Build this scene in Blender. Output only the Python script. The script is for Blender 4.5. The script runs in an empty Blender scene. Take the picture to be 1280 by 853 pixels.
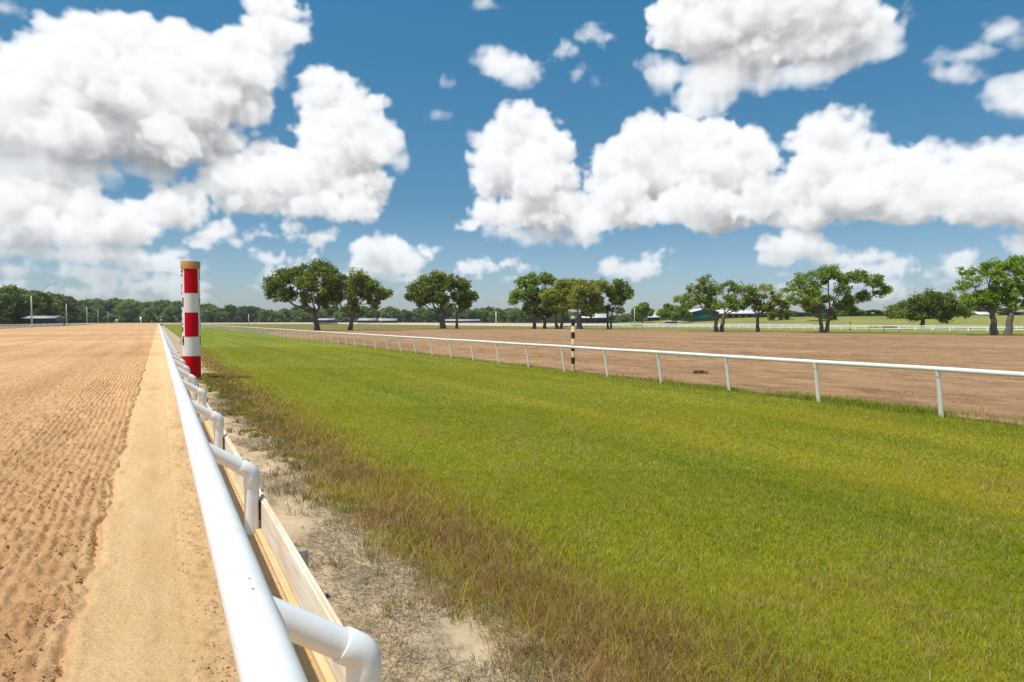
import bpy, math, random
import numpy as np
from mathutils import Vector

random.seed(7)
RNG = np.random.default_rng(7)
SC = bpy.context.scene
COL = SC.collection

# ------------------------------------------------------------------ frame of the place
# Everything is laid out in track coordinates: s = metres to the right of the
# camera, square to the running rail; t = metres along the rail; z = up.
TH = math.atan(442.0 / 853.3)
CT, ST = math.cos(TH), math.sin(TH)
EYE = 1.70
INF = -0.15                       # level of the infield, a little below the sand track
HORIZON = 402.5
F = 853.3


def P(s, t, z=0.0):
    return Vector((s * CT - t * ST, s * ST + t * CT, z))


def ST_of(X, Y):
    return X * CT + Y * ST, -X * ST + Y * CT


def ss(x):
    x = np.clip(x, 0.0, 1.0)
    return x * x * (3 - 2 * x)


# ------------------------------------------------------------------ numpy noise
def _hash(ix, iy, seed):
    h = (ix.astype(np.int64) * 374761393 + iy.astype(np.int64) * 668265263 + seed * 982451653) & 0xFFFFFFFF
    h = ((h ^ (h >> 13)) * 1274126177) & 0xFFFFFFFF
    h = h ^ (h >> 16)
    return (h & 0xFFFFFF) / float(0xFFFFFF)


def vnoise(x, y, seed=0):
    x = np.asarray(x, float); y = np.asarray(y, float)
    ix = np.floor(x); iy = np.floor(y)
    fx = x - ix; fy = y - iy
    fx = fx * fx * (3 - 2 * fx); fy = fy * fy * (3 - 2 * fy)
    a = _hash(ix, iy, seed); b = _hash(ix + 1, iy, seed)
    c = _hash(ix, iy + 1, seed); d = _hash(ix + 1, iy + 1, seed)
    return (a * (1 - fx) + b * fx) * (1 - fy) + (c * (1 - fx) + d * fx) * fy


def fbm(x, y, seed=0, octv=4, gain=0.5):
    v = 0.0; a = 1.0; n = 0.0
    for k in range(octv):
        v = v + a * vnoise(x * 2 ** k, y * 2 ** k, seed + 17 * k)
        n += a; a *= gain
    return v / n


# ------------------------------------------------------------------ object helpers
def prop(o, label=None, cat=None, group=None, kind=None):
    if label: o['label'] = label
    if cat: o['category'] = cat
    if group: o['group'] = group
    if kind: o['kind'] = kind
    return o


def empty(name, loc=(0, 0, 0), rz=0.0):
    o = bpy.data.objects.new(name, None)
    o.empty_display_size = 0.2
    o.location = loc
    o.rotation_euler = (0, 0, rz)
    COL.objects.link(o)
    return o


def mesh_np(name, verts, faces, smooth=False, cols=None):
    """verts (n,3); faces: list of index arrays, each (m,k)"""
    me = bpy.data.meshes.new(name)
    verts = np.asarray(verts, np.float32)
    if not isinstance(faces, list):
        faces = [faces]
    faces = [np.asarray(f, np.int32) for f in faces if len(f)]
    loops = np.concatenate([f.ravel() for f in faces])
    sizes = np.concatenate([np.full(len(f), f.shape[1], np.int32) for f in faces])
    me.vertices.add(len(verts)); me.vertices.foreach_set('co', verts.ravel())
    me.loops.add(len(loops)); me.loops.foreach_set('vertex_index', loops)
    me.polygons.add(len(sizes))
    starts = np.zeros(len(sizes), np.int32); starts[1:] = np.cumsum(sizes)[:-1]
    me.polygons.foreach_set('loop_start', starts)
    if smooth:
        me.polygons.foreach_set('use_smooth', np.ones(len(sizes), bool))
    me.update(calc_edges=True)
    if cols is not None:
        at = me.color_attributes.new('tint', 'FLOAT_COLOR', 'POINT')
        c = np.ones((len(verts), 4), np.float32); c[:, :3] = cols
        at.data.foreach_set('color', c.ravel())
    return me


def obj(name, me, mat, parent=None, loc=(0, 0, 0), rz=0.0):
    o = bpy.data.objects.new(name, me)
    if mat is not None and len(me.materials) == 0:
        me.materials.append(mat)
    o.location = loc
    o.rotation_euler = (0, 0, rz)
    COL.objects.link(o)
    if parent is not None:
        o.parent = parent
    return o


class MB:
    """collects shapes of ONE mesh"""
    def __init__(self):
        self.v = []; self.q = []; self.t = []; self.n = 0; self.poly = []

    def add(self, v, quads=(), tris=()):
        v = np.asarray(v, float).reshape(-1, 3)
        if len(quads): self.q.append(np.asarray(quads, int) + self.n)
        if len(tris): self.t.append(np.asarray(tris, int) + self.n)
        self.v.append(v); self.n += len(v)

    def box(self, c, d, rz=0.0, taper=1.0):
        hx, hy, hz = d[0] / 2, d[1] / 2, d[2] / 2
        v = []
        for z, k in ((-hz, 1.0), (hz, taper)):
            for x, y in ((-hx, -hy), (hx, -hy), (hx, hy), (-hx, hy)):
                x *= k; y *= k
                v.append((c[0] + x * math.cos(rz) - y * math.sin(rz), c[1] + x * math.sin(rz) + y * math.cos(rz), c[2] + z))
        self.add(v, [(0, 3, 2, 1), (4, 5, 6, 7), (0, 1, 5, 4), (1, 2, 6, 5), (2, 3, 7, 6), (3, 0, 4, 7)])

    def tube(self, pts, rad, n=12, caps=True):
        pts = np.asarray(pts, float); m = len(pts)
        rad = np.broadcast_to(np.asarray(rad, float), (m,))
        tan = np.zeros_like(pts)
        tan[1:-1] = pts[2:] - pts[:-2]; tan[0] = pts[1] - pts[0]; tan[-1] = pts[-1] - pts[-2]
        tan /= np.linalg.norm(tan, axis=1)[:, None] + 1e-12
        ref = np.array((1.0, 0, 0)) if abs(tan[0][0]) < 0.8 else np.array((0, 1.0, 0))
        u = np.cross(tan[0], ref); u /= np.linalg.norm(u)
        rings = []
        for i in range(m):
            u = u - tan[i] * np.dot(u, tan[i]); u /= np.linalg.norm(u) + 1e-12
            w = np.cross(tan[i], u)
            a = np.arange(n) * 2 * math.pi / n
            rings.append(pts[i] + rad[i] * (np.cos(a)[:, None] * u + np.sin(a)[:, None] * w))
        v = np.concatenate(rings)
        q = []
        for i in range(m - 1):
            for j in range(n):
                q.append((i * n + j, i * n + (j + 1) % n, (i + 1) * n + (j + 1) % n, (i + 1) * n + j))
        tr = []
        if caps:
            v = np.concatenate([v, pts[:1], pts[-1:]])
            a0, a1 = m * n, m * n + 1
            for j in range(n):
                tr.append((a0, (j + 1) % n, j)); tr.append((a1, (m - 1) * n + j, (m - 1) * n + (j + 1) % n))
        self.add(v, q, tr)

    def lathe(self, prof, n=24, c=(0, 0, 0)):
        """prof: list of (r, z)"""
        m = len(prof); a = np.arange(n) * 2 * math.pi / n
        v = np.concatenate([np.stack([c[0] + r * np.cos(a), c[1] + r * np.sin(a), np.full(n, c[2] + z)], 1) for r, z in prof])
        q = [(i * n + j, i * n + (j + 1) % n, (i + 1) * n + (j + 1) % n, (i + 1) * n + j) for i in range(m - 1) for j in range(n)]
        self.add(v, q)

    def mesh(self, name, smooth=False):
        f = []
        if self.q: f.append(np.concatenate(self.q))
        if self.t: f.append(np.concatenate(self.t))
        return mesh_np(name, np.concatenate(self.v), f, smooth)

    def build(self, name, mat, parent=None, smooth=False, loc=(0, 0, 0), rz=0.0, bevel=0.0):
        me = self.mesh(name, smooth)
        o = obj(name, me, mat, parent, loc, rz)
        if bevel:
            b = o.modifiers.new('bevel', 'BEVEL'); b.width = bevel; b.segments = 2; b.limit_method = 'ANGLE'
        return o


def smooth_by_angle(me, deg=40):
    try:
        me.set_sharp_from_angle(angle=math.radians(deg))
    except Exception:
        pass


# ------------------------------------------------------------------ materials
def new_mat(name):
    m = bpy.data.materials.new(name)
    m.use_nodes = True
    nt = m.node_tree
    b = nt.nodes['Principled BSDF']
    return m, nt, b


def N(nt, typ, **kw):
    n = nt.nodes.new(typ)
    for k, v in kw.items():
        setattr(n, k, v)
    return n


def noise(nt, vec, scale, detail=4, rough=0.55, dist=0.0):
    n = N(nt, 'ShaderNodeTexNoise')
    n.inputs['Scale'].default_value = scale
    n.inputs['Detail'].default_value = detail
    n.inputs['Roughness'].default_value = rough
    n.inputs['Distortion'].default_value = dist
    if vec is not None: nt.links.new(vec, n.inputs['Vector'])
    return n.outputs['Fac']


def ramp(nt, fac, stops):
    r = N(nt, 'ShaderNodeValToRGB')
    e = r.color_ramp.elements
    while len(e) < len(stops): e.new(0.5)
    for i, (p, c) in enumerate(stops):
        e[i].position = p
        e[i].color = (c, c, c, 1) if isinstance(c, (int, float)) else (*c, 1)
    nt.links.new(fac, r.inputs['Fac'])
    return r.outputs['Color']


def mixc(nt, fac, a, b, mode='MIX'):
    m = N(nt, 'ShaderNodeMix', data_type='RGBA', blend_type=mode)
    def put(sock, v):
        if isinstance(v, tuple): sock.default_value = (*v, 1) if len(v) == 3 else v
        elif isinstance(v, (int, float)): sock.default_value = v
        else: nt.links.new(v, sock)
    put(m.inputs[0], fac); put(m.inputs[6], a); put(m.inputs[7], b)
    return m.outputs[2]


def scaled(nt, sx, sy, sz):
    tc = N(nt, 'ShaderNodeTexCoord')
    mp = N(nt, 'ShaderNodeMapping')
    mp.inputs['Scale'].default_value = (sx, sy, sz)
    nt.links.new(tc.outputs['Object'], mp.inputs['Vector'])
    return mp.outputs['Vector']


def bump(nt, b, h, strength, dist):
    n = N(nt, 'ShaderNodeBump')
    n.inputs['Strength'].default_value = strength
    n.inputs['Distance'].default_value = dist
    nt.links.new(h, n.inputs['Height'])
    nt.links.new(n.outputs['Normal'], b.inputs['Normal'])
    return n


def simple(name, col, rough=0.6, var=0.12, scale=3.0, metal=0.0, bumpd=0.0):
    m, nt, b = new_mat(name)
    v = scaled(nt, 1, 1, 1)
    f = noise(nt, v, scale, 5)
    lo = tuple(c * (1 - var) for c in col); hi = tuple(min(1, c * (1 + var)) for c in col)
    nt.links.new(ramp(nt, f, [(0.3, lo), (0.7, hi)]), b.inputs['Base Color'])
    b.inputs['Roughness'].default_value = rough
    b.inputs['Metallic'].default_value = metal
    if bumpd: bump(nt, b, noise(nt, v, scale * 12, 4), 0.5, bumpd)
    return m


M = {}
def pvc():
    m, nt, b = new_mat('white_pvc')
    v = scaled(nt, 1, 1, 1)
    f = noise(nt, v, 6, 6)
    c = ramp(nt, f, [(0.25, (0.70, 0.69, 0.66)), (0.5, (0.80, 0.80, 0.79)), (0.8, (0.83, 0.83, 0.82))])
    v2 = scaled(nt, 14, 3, 14)
    s = ramp(nt, noise(nt, v2, 2.5, 5), [(0.62, 0.0), (0.75, 1.0)])
    c = mixc(nt, mixc(nt, 0.25, (0, 0, 0), s), c, (0.58, 0.53, 0.45))
    nt.links.new(c, b.inputs['Base Color'])
    b.inputs['Roughness'].default_value = 0.38
    bump(nt, b, noise(nt, v, 30, 3), 0.08, 0.002)
    return m
M['pvc'] = pvc()
M['old_white'] = simple('weathered_white_paint', (0.84, 0.79, 0.71), 0.5, 0.06, 9)
M['far_white'] = simple('white_fence_paint', (0.74, 0.73, 0.69), 0.6, 0.06, 2)
M['pole_white'] = simple('white_pole_paint', (0.72, 0.71, 0.69), 0.45, 0.05, 4)
M['pole_red'] = simple('red_pole_paint', (0.52, 0.001, 0.012), 0.6, 0.10, 4)
M['pole_red'].node_tree.nodes['Principled BSDF'].inputs['Specular IOR Level'].default_value = 0.12
M['cap_tan'] = simple('tan_cap_paint', (0.46, 0.24, 0.065), 0.6, 0.12, 8)
M['black'] = simple('black_paint', (0.018, 0.017, 0.017), 0.5, 0.15, 6)
M['cream'] = simple('cream_paint', (0.56, 0.40, 0.22), 0.6, 0.12, 6)
M['cream_cap'] = simple('pale_cap_paint', (0.50, 0.45, 0.36), 0.6, 0.12, 6)
M['concrete_pole'] = simple('pale_concrete', (0.52, 0.50, 0.46), 0.8, 0.1, 2)
M['galv'] = simple('galvanised_metal', (0.30, 0.31, 0.32), 0.45, 0.1, 6, metal=0.6)
M['dark_metal'] = simple('dark_bracket_metal', (0.05, 0.048, 0.045), 0.6, 0.2, 12)
M['white_roof'] = simple('white_metal_roof', (0.62, 0.63, 0.64), 0.45, 0.08, 0.5)
M['dull_roof'] = simple('weathered_white_roof', (0.34, 0.35, 0.36), 0.6, 0.16, 0.4)
M['grey_roof'] = simple('grey_metal_roof', (0.20, 0.20, 0.19), 0.6, 0.12, 0.5)
M['barn_dark'] = simple('dark_stained_boards', (0.05, 0.042, 0.036), 0.8, 0.2, 0.8)
M['barn_brown'] = simple('brown_barn_wall', (0.20, 0.115, 0.075), 0.8, 0.15, 0.8)
M['barn_green'] = simple('green_metal_wall', (0.018, 0.115, 0.075), 0.5, 0.12, 0.7)
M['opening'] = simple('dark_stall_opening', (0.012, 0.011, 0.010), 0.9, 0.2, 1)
M['tyre'] = simple('rubber', (0.02, 0.02, 0.02), 0.8, 0.2, 5)
M['trailer'] = simple('grey_trailer_metal', (0.33, 0.34, 0.35), 0.4, 0.1, 1)
M['screw'] = simple('steel_screw', (0.52, 0.51, 0.49), 0.5, 0.1, 20, metal=0.2)


def wood(name, base, dark, pale):
    m, nt, b = new_mat(name)
    v = scaled(nt, 26, 0.9, 26)
    f = noise(nt, v, 1.6, 6, 0.6, 0.6)
    c = ramp(nt, f, [(0.28, dark), (0.5, base), (0.75, pale)])
    v2 = scaled(nt, 3, 1.2, 3)
    s = ramp(nt, noise(nt, v2, 2.0, 6), [(0.42, 0.0), (0.68, 0.75)])
    c = mixc(nt, s, c, (0.66, 0.48, 0.30))
    nt.links.new(c, b.inputs['Base Color'])
    b.inputs['Roughness'].default_value = 0.75
    bump(nt, b, f, 0.4, 0.004)
    return m
M['pale_wood'] = wood('bleached_pine', (0.72, 0.64, 0.53), (0.55, 0.44, 0.32), (0.80, 0.74, 0.65))
M['yellow_wood'] = wood('yellow_pine', (0.62, 0.40, 0.17), (0.44, 0.24, 0.09), (0.68, 0.48, 0.24))
M['grey_wood'] = wood('weathered_grey_wood', (0.30, 0.27, 0.22), (0.15, 0.13, 0.10), (0.42, 0.39, 0.33))


def sand_mat():
    m, nt, b = new_mat('orange_track_sand')
    tc = N(nt, 'ShaderNodeTexCoord')
    sx = N(nt, 'ShaderNodeSeparateXYZ'); nt.links.new(tc.outputs['Object'], sx.inputs[0])
    v = scaled(nt, 1, 1, 1)
    f1 = noise(nt, v, 3.0, 8, 0.65)
    loose = ramp(nt, f1, [(0.25, (0.49, 0.275, 0.130)), (0.5, (0.61, 0.370, 0.195)), (0.8, (0.72, 0.48, 0.280))])
    f2 = noise(nt, scaled(nt, 1, 0.25, 1), 4.0, 6, 0.6)
    packed = ramp(nt, f2, [(0.25, (0.68, 0.45, 0.235)), (0.55, (0.77, 0.53, 0.300)), (0.85, (0.82, 0.59, 0.36))])
    # packed strip beside the rail
    mr = N(nt, 'ShaderNodeMapRange'); mr.inputs[1].default_value = -0.58; mr.inputs[2].default_value = -0.36
    ad = N(nt, 'ShaderNodeMath', operation='MULTIPLY_ADD')
    nt.links.new(noise(nt, scaled(nt, 3, 0.6, 1), 2.0, 4), ad.inputs[0]); ad.inputs[1].default_value = 0.22
    nt.links.new(sx.outputs[0], ad.inputs[2])
    sb = N(nt, 'ShaderNodeMath', operation='SUBTRACT'); nt.links.new(ad.outputs[0], sb.inputs[0]); sb.inputs[1].default_value = 0.11
    nt.links.new(sb.outputs[0], mr.inputs[0])
    c = mixc(nt, mr.outputs[0], loose, packed)
    gr = ramp(nt, noise(nt, v, 46, 6, 0.75), [(0.32, (0.60, 0.53, 0.45)), (0.46, (0.97, 0.96, 0.95)), (0.75, (1.14, 1.13, 1.12))])
    c = mixc(nt, 1.0, c, gr, 'MULTIPLY')
    # broad damp and dry bands left by the harrow
    band = ramp(nt, noise(nt, scaled(nt, 1.1, 0.03, 1), 0.9, 5, 0.6), [(0.36, (0.86, 0.84, 0.80)), (0.6, (1.06, 1.05, 1.04))])
    c = mixc(nt, 1.0, c, band, 'MULTIPLY')
    band2 = ramp(nt, noise(nt, scaled(nt, 0.012, 0.035, 1), 1.5, 4, 0.6), [(0.36, (0.88, 0.84, 0.78)), (0.6, (1.05, 1.05, 1.05))])
    c = mixc(nt, 1.0, c, band2, 'MULTIPLY')
    nt.links.new(c, b.inputs['Base Color'])
    b.inputs['Roughness'].default_value = 0.95
    b.inputs['Specular IOR Level'].default_value = 0.1
    h1 = noise(nt, v, 55, 6, 0.7)
    h2 = noise(nt, scaled(nt, 9, 1.6, 1), 1.0, 6, 0.7)
    hm = mixc(nt, 0.25, h1, h2)
    bump(nt, b, hm, 1.0, 0.022)
    return m
M['sand'] = sand_mat()


def soil_mat():
    m, nt, b = new_mat('bare_sandy_soil')
    v = scaled(nt, 1, 1, 1)
    f1 = noise(nt, v, 2.2, 7, 0.62)
    c = ramp(nt, f1, [(0.28, (0.40, 0.25, 0.125)), (0.5, (0.50, 0.36, 0.21)), (0.72, (0.62, 0.49, 0.33))])
    tc = N(nt, 'ShaderNodeTexCoord')
    sx = N(nt, 'ShaderNodeSeparateXYZ'); nt.links.new(tc.outputs['Object'], sx.inputs[0])
    ad = N(nt, 'ShaderNodeMath', operation='MULTIPLY_ADD'); ad.inputs[1].default_value = 0.9
    nt.links.new(noise(nt, scaled(nt, 1, 0.5, 1), 2.0, 4), ad.inputs[0]); nt.links.new(sx.outputs[0], ad.inputs[2])
    mr = N(nt, 'ShaderNodeMapRange'); mr.inputs[1].default_value = 1.25; mr.inputs[2].default_value = 1.95
    nt.links.new(ad.outputs[0], mr.inputs[0])
    c = mixc(nt, mr.outputs[0], c, ramp(nt, f1, [(0.28, (0.37, 0.265, 0.155)), (0.5, (0.47, 0.355, 0.22)), (0.75, (0.60, 0.47, 0.31))]))
    dead = ramp(nt, noise(nt, scaled(nt, 1.4, 0.7, 1), 2.2, 7, 0.7), [(0.50, 0.0), (0.62, 0.8)])
    f2 = noise(nt, scaled(nt, 30, 30, 1), 1.6, 5, 0.7)
    thatch = ramp(nt, f2, [(0.3, (0.115, 0.09, 0.058)), (0.6, (0.27, 0.21, 0.135)), (0.8, (0.42, 0.34, 0.22))])
    c = mixc(nt, dead, c, thatch)
    nt.links.new(c, b.inputs['Base Color'])
    b.inputs['Roughness'].default_value = 0.95
    b.inputs['Specular IOR Level'].default_value = 0.1
    bump(nt, b, noise(nt, v, 60, 7, 0.75), 0.55, 0.012)
    return m
M['soil'] = soil_mat()


def turf_mat():
    m, nt, b = new_mat('mown_turf')
    v = scaled(nt, 1, 1, 1)
    tc = N(nt, 'ShaderNodeTexCoord')
    sx = N(nt, 'ShaderNodeSeparateXYZ'); nt.links.new(tc.outputs['Object'], sx.inputs[0])
    f1 = noise(nt, scaled(nt, 1.05, 0.03, 1), 1.0, 5, 0.6)
    g = ramp(nt, f1, [(0.32, (0.128, 0.165, 0.010)), (0.5, (0.190, 0.215, 0.016)), (0.68, (0.255, 0.255, 0.026))])
    fine = ramp(nt, noise(nt, v, 26, 6, 0.75), [(0.25, (0.62, 0.64, 0.6)), (0.75, (1.22, 1.20, 1.2))])
    g = mixc(nt, 1.0, g, fine, 'MULTIPLY')
    pat = ramp(nt, noise(nt, scaled(nt, 0.35, 0.12, 1), 1.3, 6, 0.65), [(0.5, 0.0), (0.72, 0.55)])
    g = mixc(nt, pat, g, (0.26, 0.215, 0.035))
    # dry reddish edge beside the bare strip
    ad = N(nt, 'ShaderNodeMath', operation='MULTIPLY_ADD')
    nt.links.new(noise(nt, scaled(nt, 1.2, 0.35, 1), 1.5, 5, 0.65), ad.inputs[0]); ad.inputs[1].default_value = -1.7
    nt.links.new(sx.outputs[0], ad.inputs[2])
    mr = N(nt, 'ShaderNodeMapRange'); mr.inputs[1].default_value = 0.95; mr.inputs[2].default_value = 2.2
    mr.inputs[3].default_value = 1.0; mr.inputs[4].default_value = 0.0
    nt.links.new(ad.outputs[0], mr.inputs[0])
    red = ramp(nt, noise(nt, v, 14, 6, 0.7), [(0.3, (0.17, 0.10, 0.036)), (0.6, (0.29, 0.185, 0.075)), (0.8, (0.42, 0.31, 0.16))])
    g = mixc(nt, mr.outputs[0], g, red)
    nt.links.new(g, b.inputs['Base Color'])
    b.inputs['Roughness'].default_value = 0.9
    b.inputs['Specular IOR Level'].default_value = 0.15
    bump(nt, b, noise(nt, v, 40, 6, 0.8), 0.6, 0.03)
    return m
M['turf'] = turf_mat()


def field_mat(name, stops, tint, fine_scale=8.0, sx_=0.15, sy_=0.05):
    m, nt, b = new_mat(name)
    v = scaled(nt, 1, 1, 1)
    f1 = noise(nt, scaled(nt, sx_, sy_, 1), 1.0, 8, 0.65)
    c = ramp(nt, f1, stops)
    fine = ramp(nt, noise(nt, v, fine_scale, 7, 0.75), [(0.25, (0.66, 0.66, 0.66)), (0.75, (1.25, 1.25, 1.25))])
    c = mixc(nt, 1.0, c, fine, 'MULTIPLY')
    mid = ramp(nt, noise(nt, scaled(nt, 1.1, 0.55, 1), 1.0, 8, 0.75), [(0.36, (0.66, 0.64, 0.62)), (0.50, (1.0, 1.0, 1.0)), (0.64, (1.28, 1.32, 1.36))])
    c = mixc(nt, 1.0, c, mid, 'MULTIPLY')
    p = ramp(nt, noise(nt, scaled(nt, 0.5, 0.22, 1), 1.0, 7, 0.7), [(0.52, 0.0), (0.70, 0.6)])
    c = mixc(nt, p, c, tint)
    nt.links.new(c, b.inputs['Base Color'])
    b.inputs['Roughness'].default_value = 0.95
    b.inputs['Specular IOR Level'].default_value = 0.1
    bump(nt, b, noise(nt, v, fine_scale * 1.5, 7, 0.75), 0.8, 0.06)
    return m
M['brown_field'] = field_mat('bare_brown_field', [(0.3, (0.270, 0.150, 0.078)), (0.5, (0.350, 0.200, 0.105)), (0.72, (0.43, 0.265, 0.142))], (0.34, 0.225, 0.08))
M['verge'] = field_mat('olive_verge_grass', [(0.3, (0.14, 0.125, 0.030)), (0.5, (0.205, 0.175, 0.046)), (0.72, (0.28, 0.225, 0.07))], (0.25, 0.165, 0.07))
M['pasture'] = field_mat('far_pasture_grass', [(0.3, (0.18, 0.185, 0.040)), (0.5, (0.25, 0.245, 0.060)), (0.72, (0.32, 0.29, 0.09))], (0.26, 0.22, 0.10), 2.0, 0.03, 0.03)


def tint_mat(name, transl=0.35, rough=0.55):
    m, nt, b = new_mat(name)
    a = N(nt, 'ShaderNodeAttribute', attribute_name='tint')
    f = noise(nt, scaled(nt, 1, 1, 1), 7, 3)
    c = mixc(nt, 1.0, a.outputs['Color'], ramp(nt, f, [(0.3, 0.86), (0.7, 1.12)]), 'MULTIPLY')
    nt.links.new(c, b.inputs['Base Color'])
    b.inputs['Roughness'].default_value = rough
    b.inputs['Specular IOR Level'].default_value = 0.12
    if transl:
        t = N(nt, 'ShaderNodeBsdfTranslucent')
        nt.links.new(mixc(nt, 1.0, c, (1.1, 1.15, 0.6), 'MULTIPLY'), t.inputs['Color'])
        mx = N(nt, 'ShaderNodeMixShader'); mx.inputs[0].default_value = transl
        nt.links.new(b.outputs[0], mx.inputs[1]); nt.links.new(t.outputs[0], mx.inputs[2])
        nt.links.new(mx.outputs[0], nt.nodes['Material Output'].inputs['Surface'])
    return m
M['blade'] = tint_mat('grass_blade', 0.42)
M['straw'] = tint_mat('dry_straw', 0.0, 0.8)
M['leaf'] = tint_mat('oak_foliage', 0.42, 0.5)
M['bark'] = simple('oak_bark', (0.135, 0.112, 0.088), 0.9, 0.3, 2.0, bumpd=0.05)

# ================================================================== CAMERA, SUN, WORLD
cam = bpy.data.cameras.new('camera')
cam.lens = 24.0; cam.sensor_width = 36.0; cam.sensor_fit = 'HORIZONTAL'
cam.clip_start = 0.05; cam.clip_end = 20000
co = bpy.data.objects.new('camera', cam)
co.location = (0, 0, EYE)
co.rotation_euler = (math.radians(90) - math.atan((426.5 - HORIZON) / F), 0, 0)
COL.objects.link(co)
SC.camera = co

shadow = Vector((0.42 * CT - 0.06 * ST, 0.42 * ST + 0.06 * CT, -1.0))
sun = bpy.data.lights.new('sun', 'SUN')
sun.energy = 4.4; sun.angle = math.radians(0.5); sun.color = (1.0, 0.955, 0.88)
so = bpy.data.objects.new('sun', sun)
so.rotation_euler = shadow.to_track_quat('-Z', 'Y').to_euler()
so.location = (0, 0, 60)
COL.objects.link(so)
SUN_EL = math.atan2(1.0, math.hypot(shadow.x, shadow.y))
SUN_AZ = math.atan2(-shadow.x, -shadow.y)


# ------------------------------------------------------------------ the clouds
# A volume of cumulus is grown from lobes and lit by the sun's direction, then
# flattened to a map over azimuth and tan(elevation) for the sky.
def cloud_map():
    rng = np.random.default_rng(21)
    RES = 640.0
    A0, V0 = -1.02, -0.012
    nu, nv, nw = 1306, 380, 56
    DW = 2.0                                    # depth cells are two pixels deep

    def uv(x, y):
        az = math.atan((x - 640) / F)
        return (az - A0) * RES, ((HORIZON - y) / F * math.cos(az) - V0) * RES

    hard = np.full((nv, nw, nu), -40.0, np.float32)
    soft = np.full((nv, nw, nu), -40.0, np.float32)
    iu = np.arange(nu, dtype=np.float32); iv = np.arange(nv, dtype=np.float32); iw = np.arange(nw, dtype=np.float32) * DW

    def stamp(field, u, v, w, ru, rv, rw, base=None):
        pad = 1.0 + (14.0 if field is soft else 7.0) / min(ru, rv, rw)
        u0, u1 = max(0, int(u - ru * pad)), min(nu, int(u + ru * pad) + 2)
        v0, v1 = max(0, int(v - rv * pad)), min(nv, int(v + rv * pad) + 2)
        w0, w1 = max(0, int((w - rw * pad) / DW)), min(nw, int((w + rw * pad) / DW) + 2)
        if u0 >= u1 or v0 >= v1 or w0 >= w1: return
        d = np.sqrt(((iu[u0:u1] - u) / ru)[None, None, :] ** 2 + ((iv[v0:v1] - v) / rv)[:, None, None] ** 2 + ((iw[w0:w1] - w) / rw)[None, :, None] ** 2)
        sd = (1 - d) * min(ru, rv, rw)
        if base is not None:
            sd = np.minimum(sd, ((iv[v0:v1] - base) * 0.42)[:, None, None])
        blk = field[v0:v1, w0:w1, u0:u1]
        np.maximum(blk, sd, out=blk)

    def lobe(x, y, rx, ry, base=None, wisp=False, puff=1.0):
        k = RES / F
        u, v = uv(x, y)
        ru, rv = rx * k, ry * k
        bv = uv(x, base)[1] if base is not None else None
        f = soft if wisp else hard
        rw = min(0.9 * math.sqrt(ru * rv), 44)
        w = nw * DW * 0.5 + rng.uniform(-6, 6)
        stamp(f, u, v, w, ru * 0.9, rv * 0.9, rw * 0.9, bv)
        n1 = int((10 if wisp else 18) * puff)
        for i in range(n1):
            a = rng.uniform(0, 2 * math.pi); e = rng.uniform(-0.35, 1.0)
            ce = math.sqrt(max(0, 1 - e * e))
            uu = u + ru * 0.86 * ce * math.cos(a); ww = w + rw * 0.86 * ce * math.sin(a); vv = v + rv * 0.86 * e
            r = math.sqrt(ru * rv) * rng.uniform(0.20, 0.42)
            stamp(f, uu, vv, ww, r * rng.uniform(1.0, 1.25), r, r, bv)
            for j in range(5):
                d = rng.normal(size=3); d /= np.linalg.norm(d); d[1] = abs(d[1]) * 1.1 - 0.1
                r2 = r * rng.uniform(0.3, 0.5)
                stamp(f, uu + d[0] * r * 0.95, vv + d[1] * r * 0.95, ww + d[2] * r * 0.95, r2 * 1.1, r2, r2, bv)

    # A: large bank on the left
    for x, y, rx, ry in ((338, 18, 30, 26), (345, 48, 30, 28), (322, 60, 32, 30), (300, 92, 52, 40), (255, 95, 42, 38), (105, 62, 42, 28),
                         (150, 64, 48, 34), (195, 72, 44, 34), (225, 85, 40, 34), (38, 98, 50, 34), (-10, 105, 50, 38), (80, 115, 70, 45),
                         (150, 120, 90, 52), (230, 130, 80, 50), (290, 128, 48, 42), (20, 150, 90, 50), (100, 165, 100, 45), (190, 170, 90, 42), (255, 168, 50, 32)):
        lobe(x, y, rx, ry, 226)
    for x, y, rx, ry in ((345, 88, 16, 26), (282, 180, 22, 16), (120, 208, 85, 16), (40, 212, 90, 20), (362, 50, 12, 24)):
        lobe(x, y, rx, ry, 240, True)
    for x, y, rx, ry in ((75, 258, 52, 34), (115, 278, 48, 26), (10, 262, 48, 36), (55, 285, 75, 28), (205, 262, 36, 28), (232, 268, 30, 26), (165, 285, 45, 24), (240, 240, 22, 16)):
        lobe(x, y, rx, ry, 312)
    for x, y, rx, ry, b in ((40, 318, 60, 10, 330), (120, 322, 55, 10, 333), (195, 330, 45, 10, 342), (30, 340, 60, 9, 352), (110, 346, 60, 8, 356), (260, 336, 24, 8, 345), (10, 362, 60, 7, 372), (95, 366, 60, 6, 374), (180, 360, 50, 7, 370), (215, 318, 26, 8, 327)):
        lobe(x, y, rx, ry, b)
    # B: the tower right of it
    for x, y, rx, ry in ((408, 122, 32, 30), (402, 152, 32, 36), (440, 145, 34, 40), (458, 182, 28, 40), (425, 185, 55, 50), (354, 194, 28, 20), (318, 196, 22, 16),
                         (295, 222, 42, 34), (360, 220, 62, 42), (420, 232, 58, 36), (262, 220, 16, 16), (320, 248, 58, 28), (400, 255, 70, 26), (455, 250, 24, 22)):
        lobe(x, y, rx, ry, 284)
    for x, y, rx, ry in ((272, 298, 30, 20), (250, 306, 18, 10)):
        lobe(x, y, rx, ry, 316)
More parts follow.
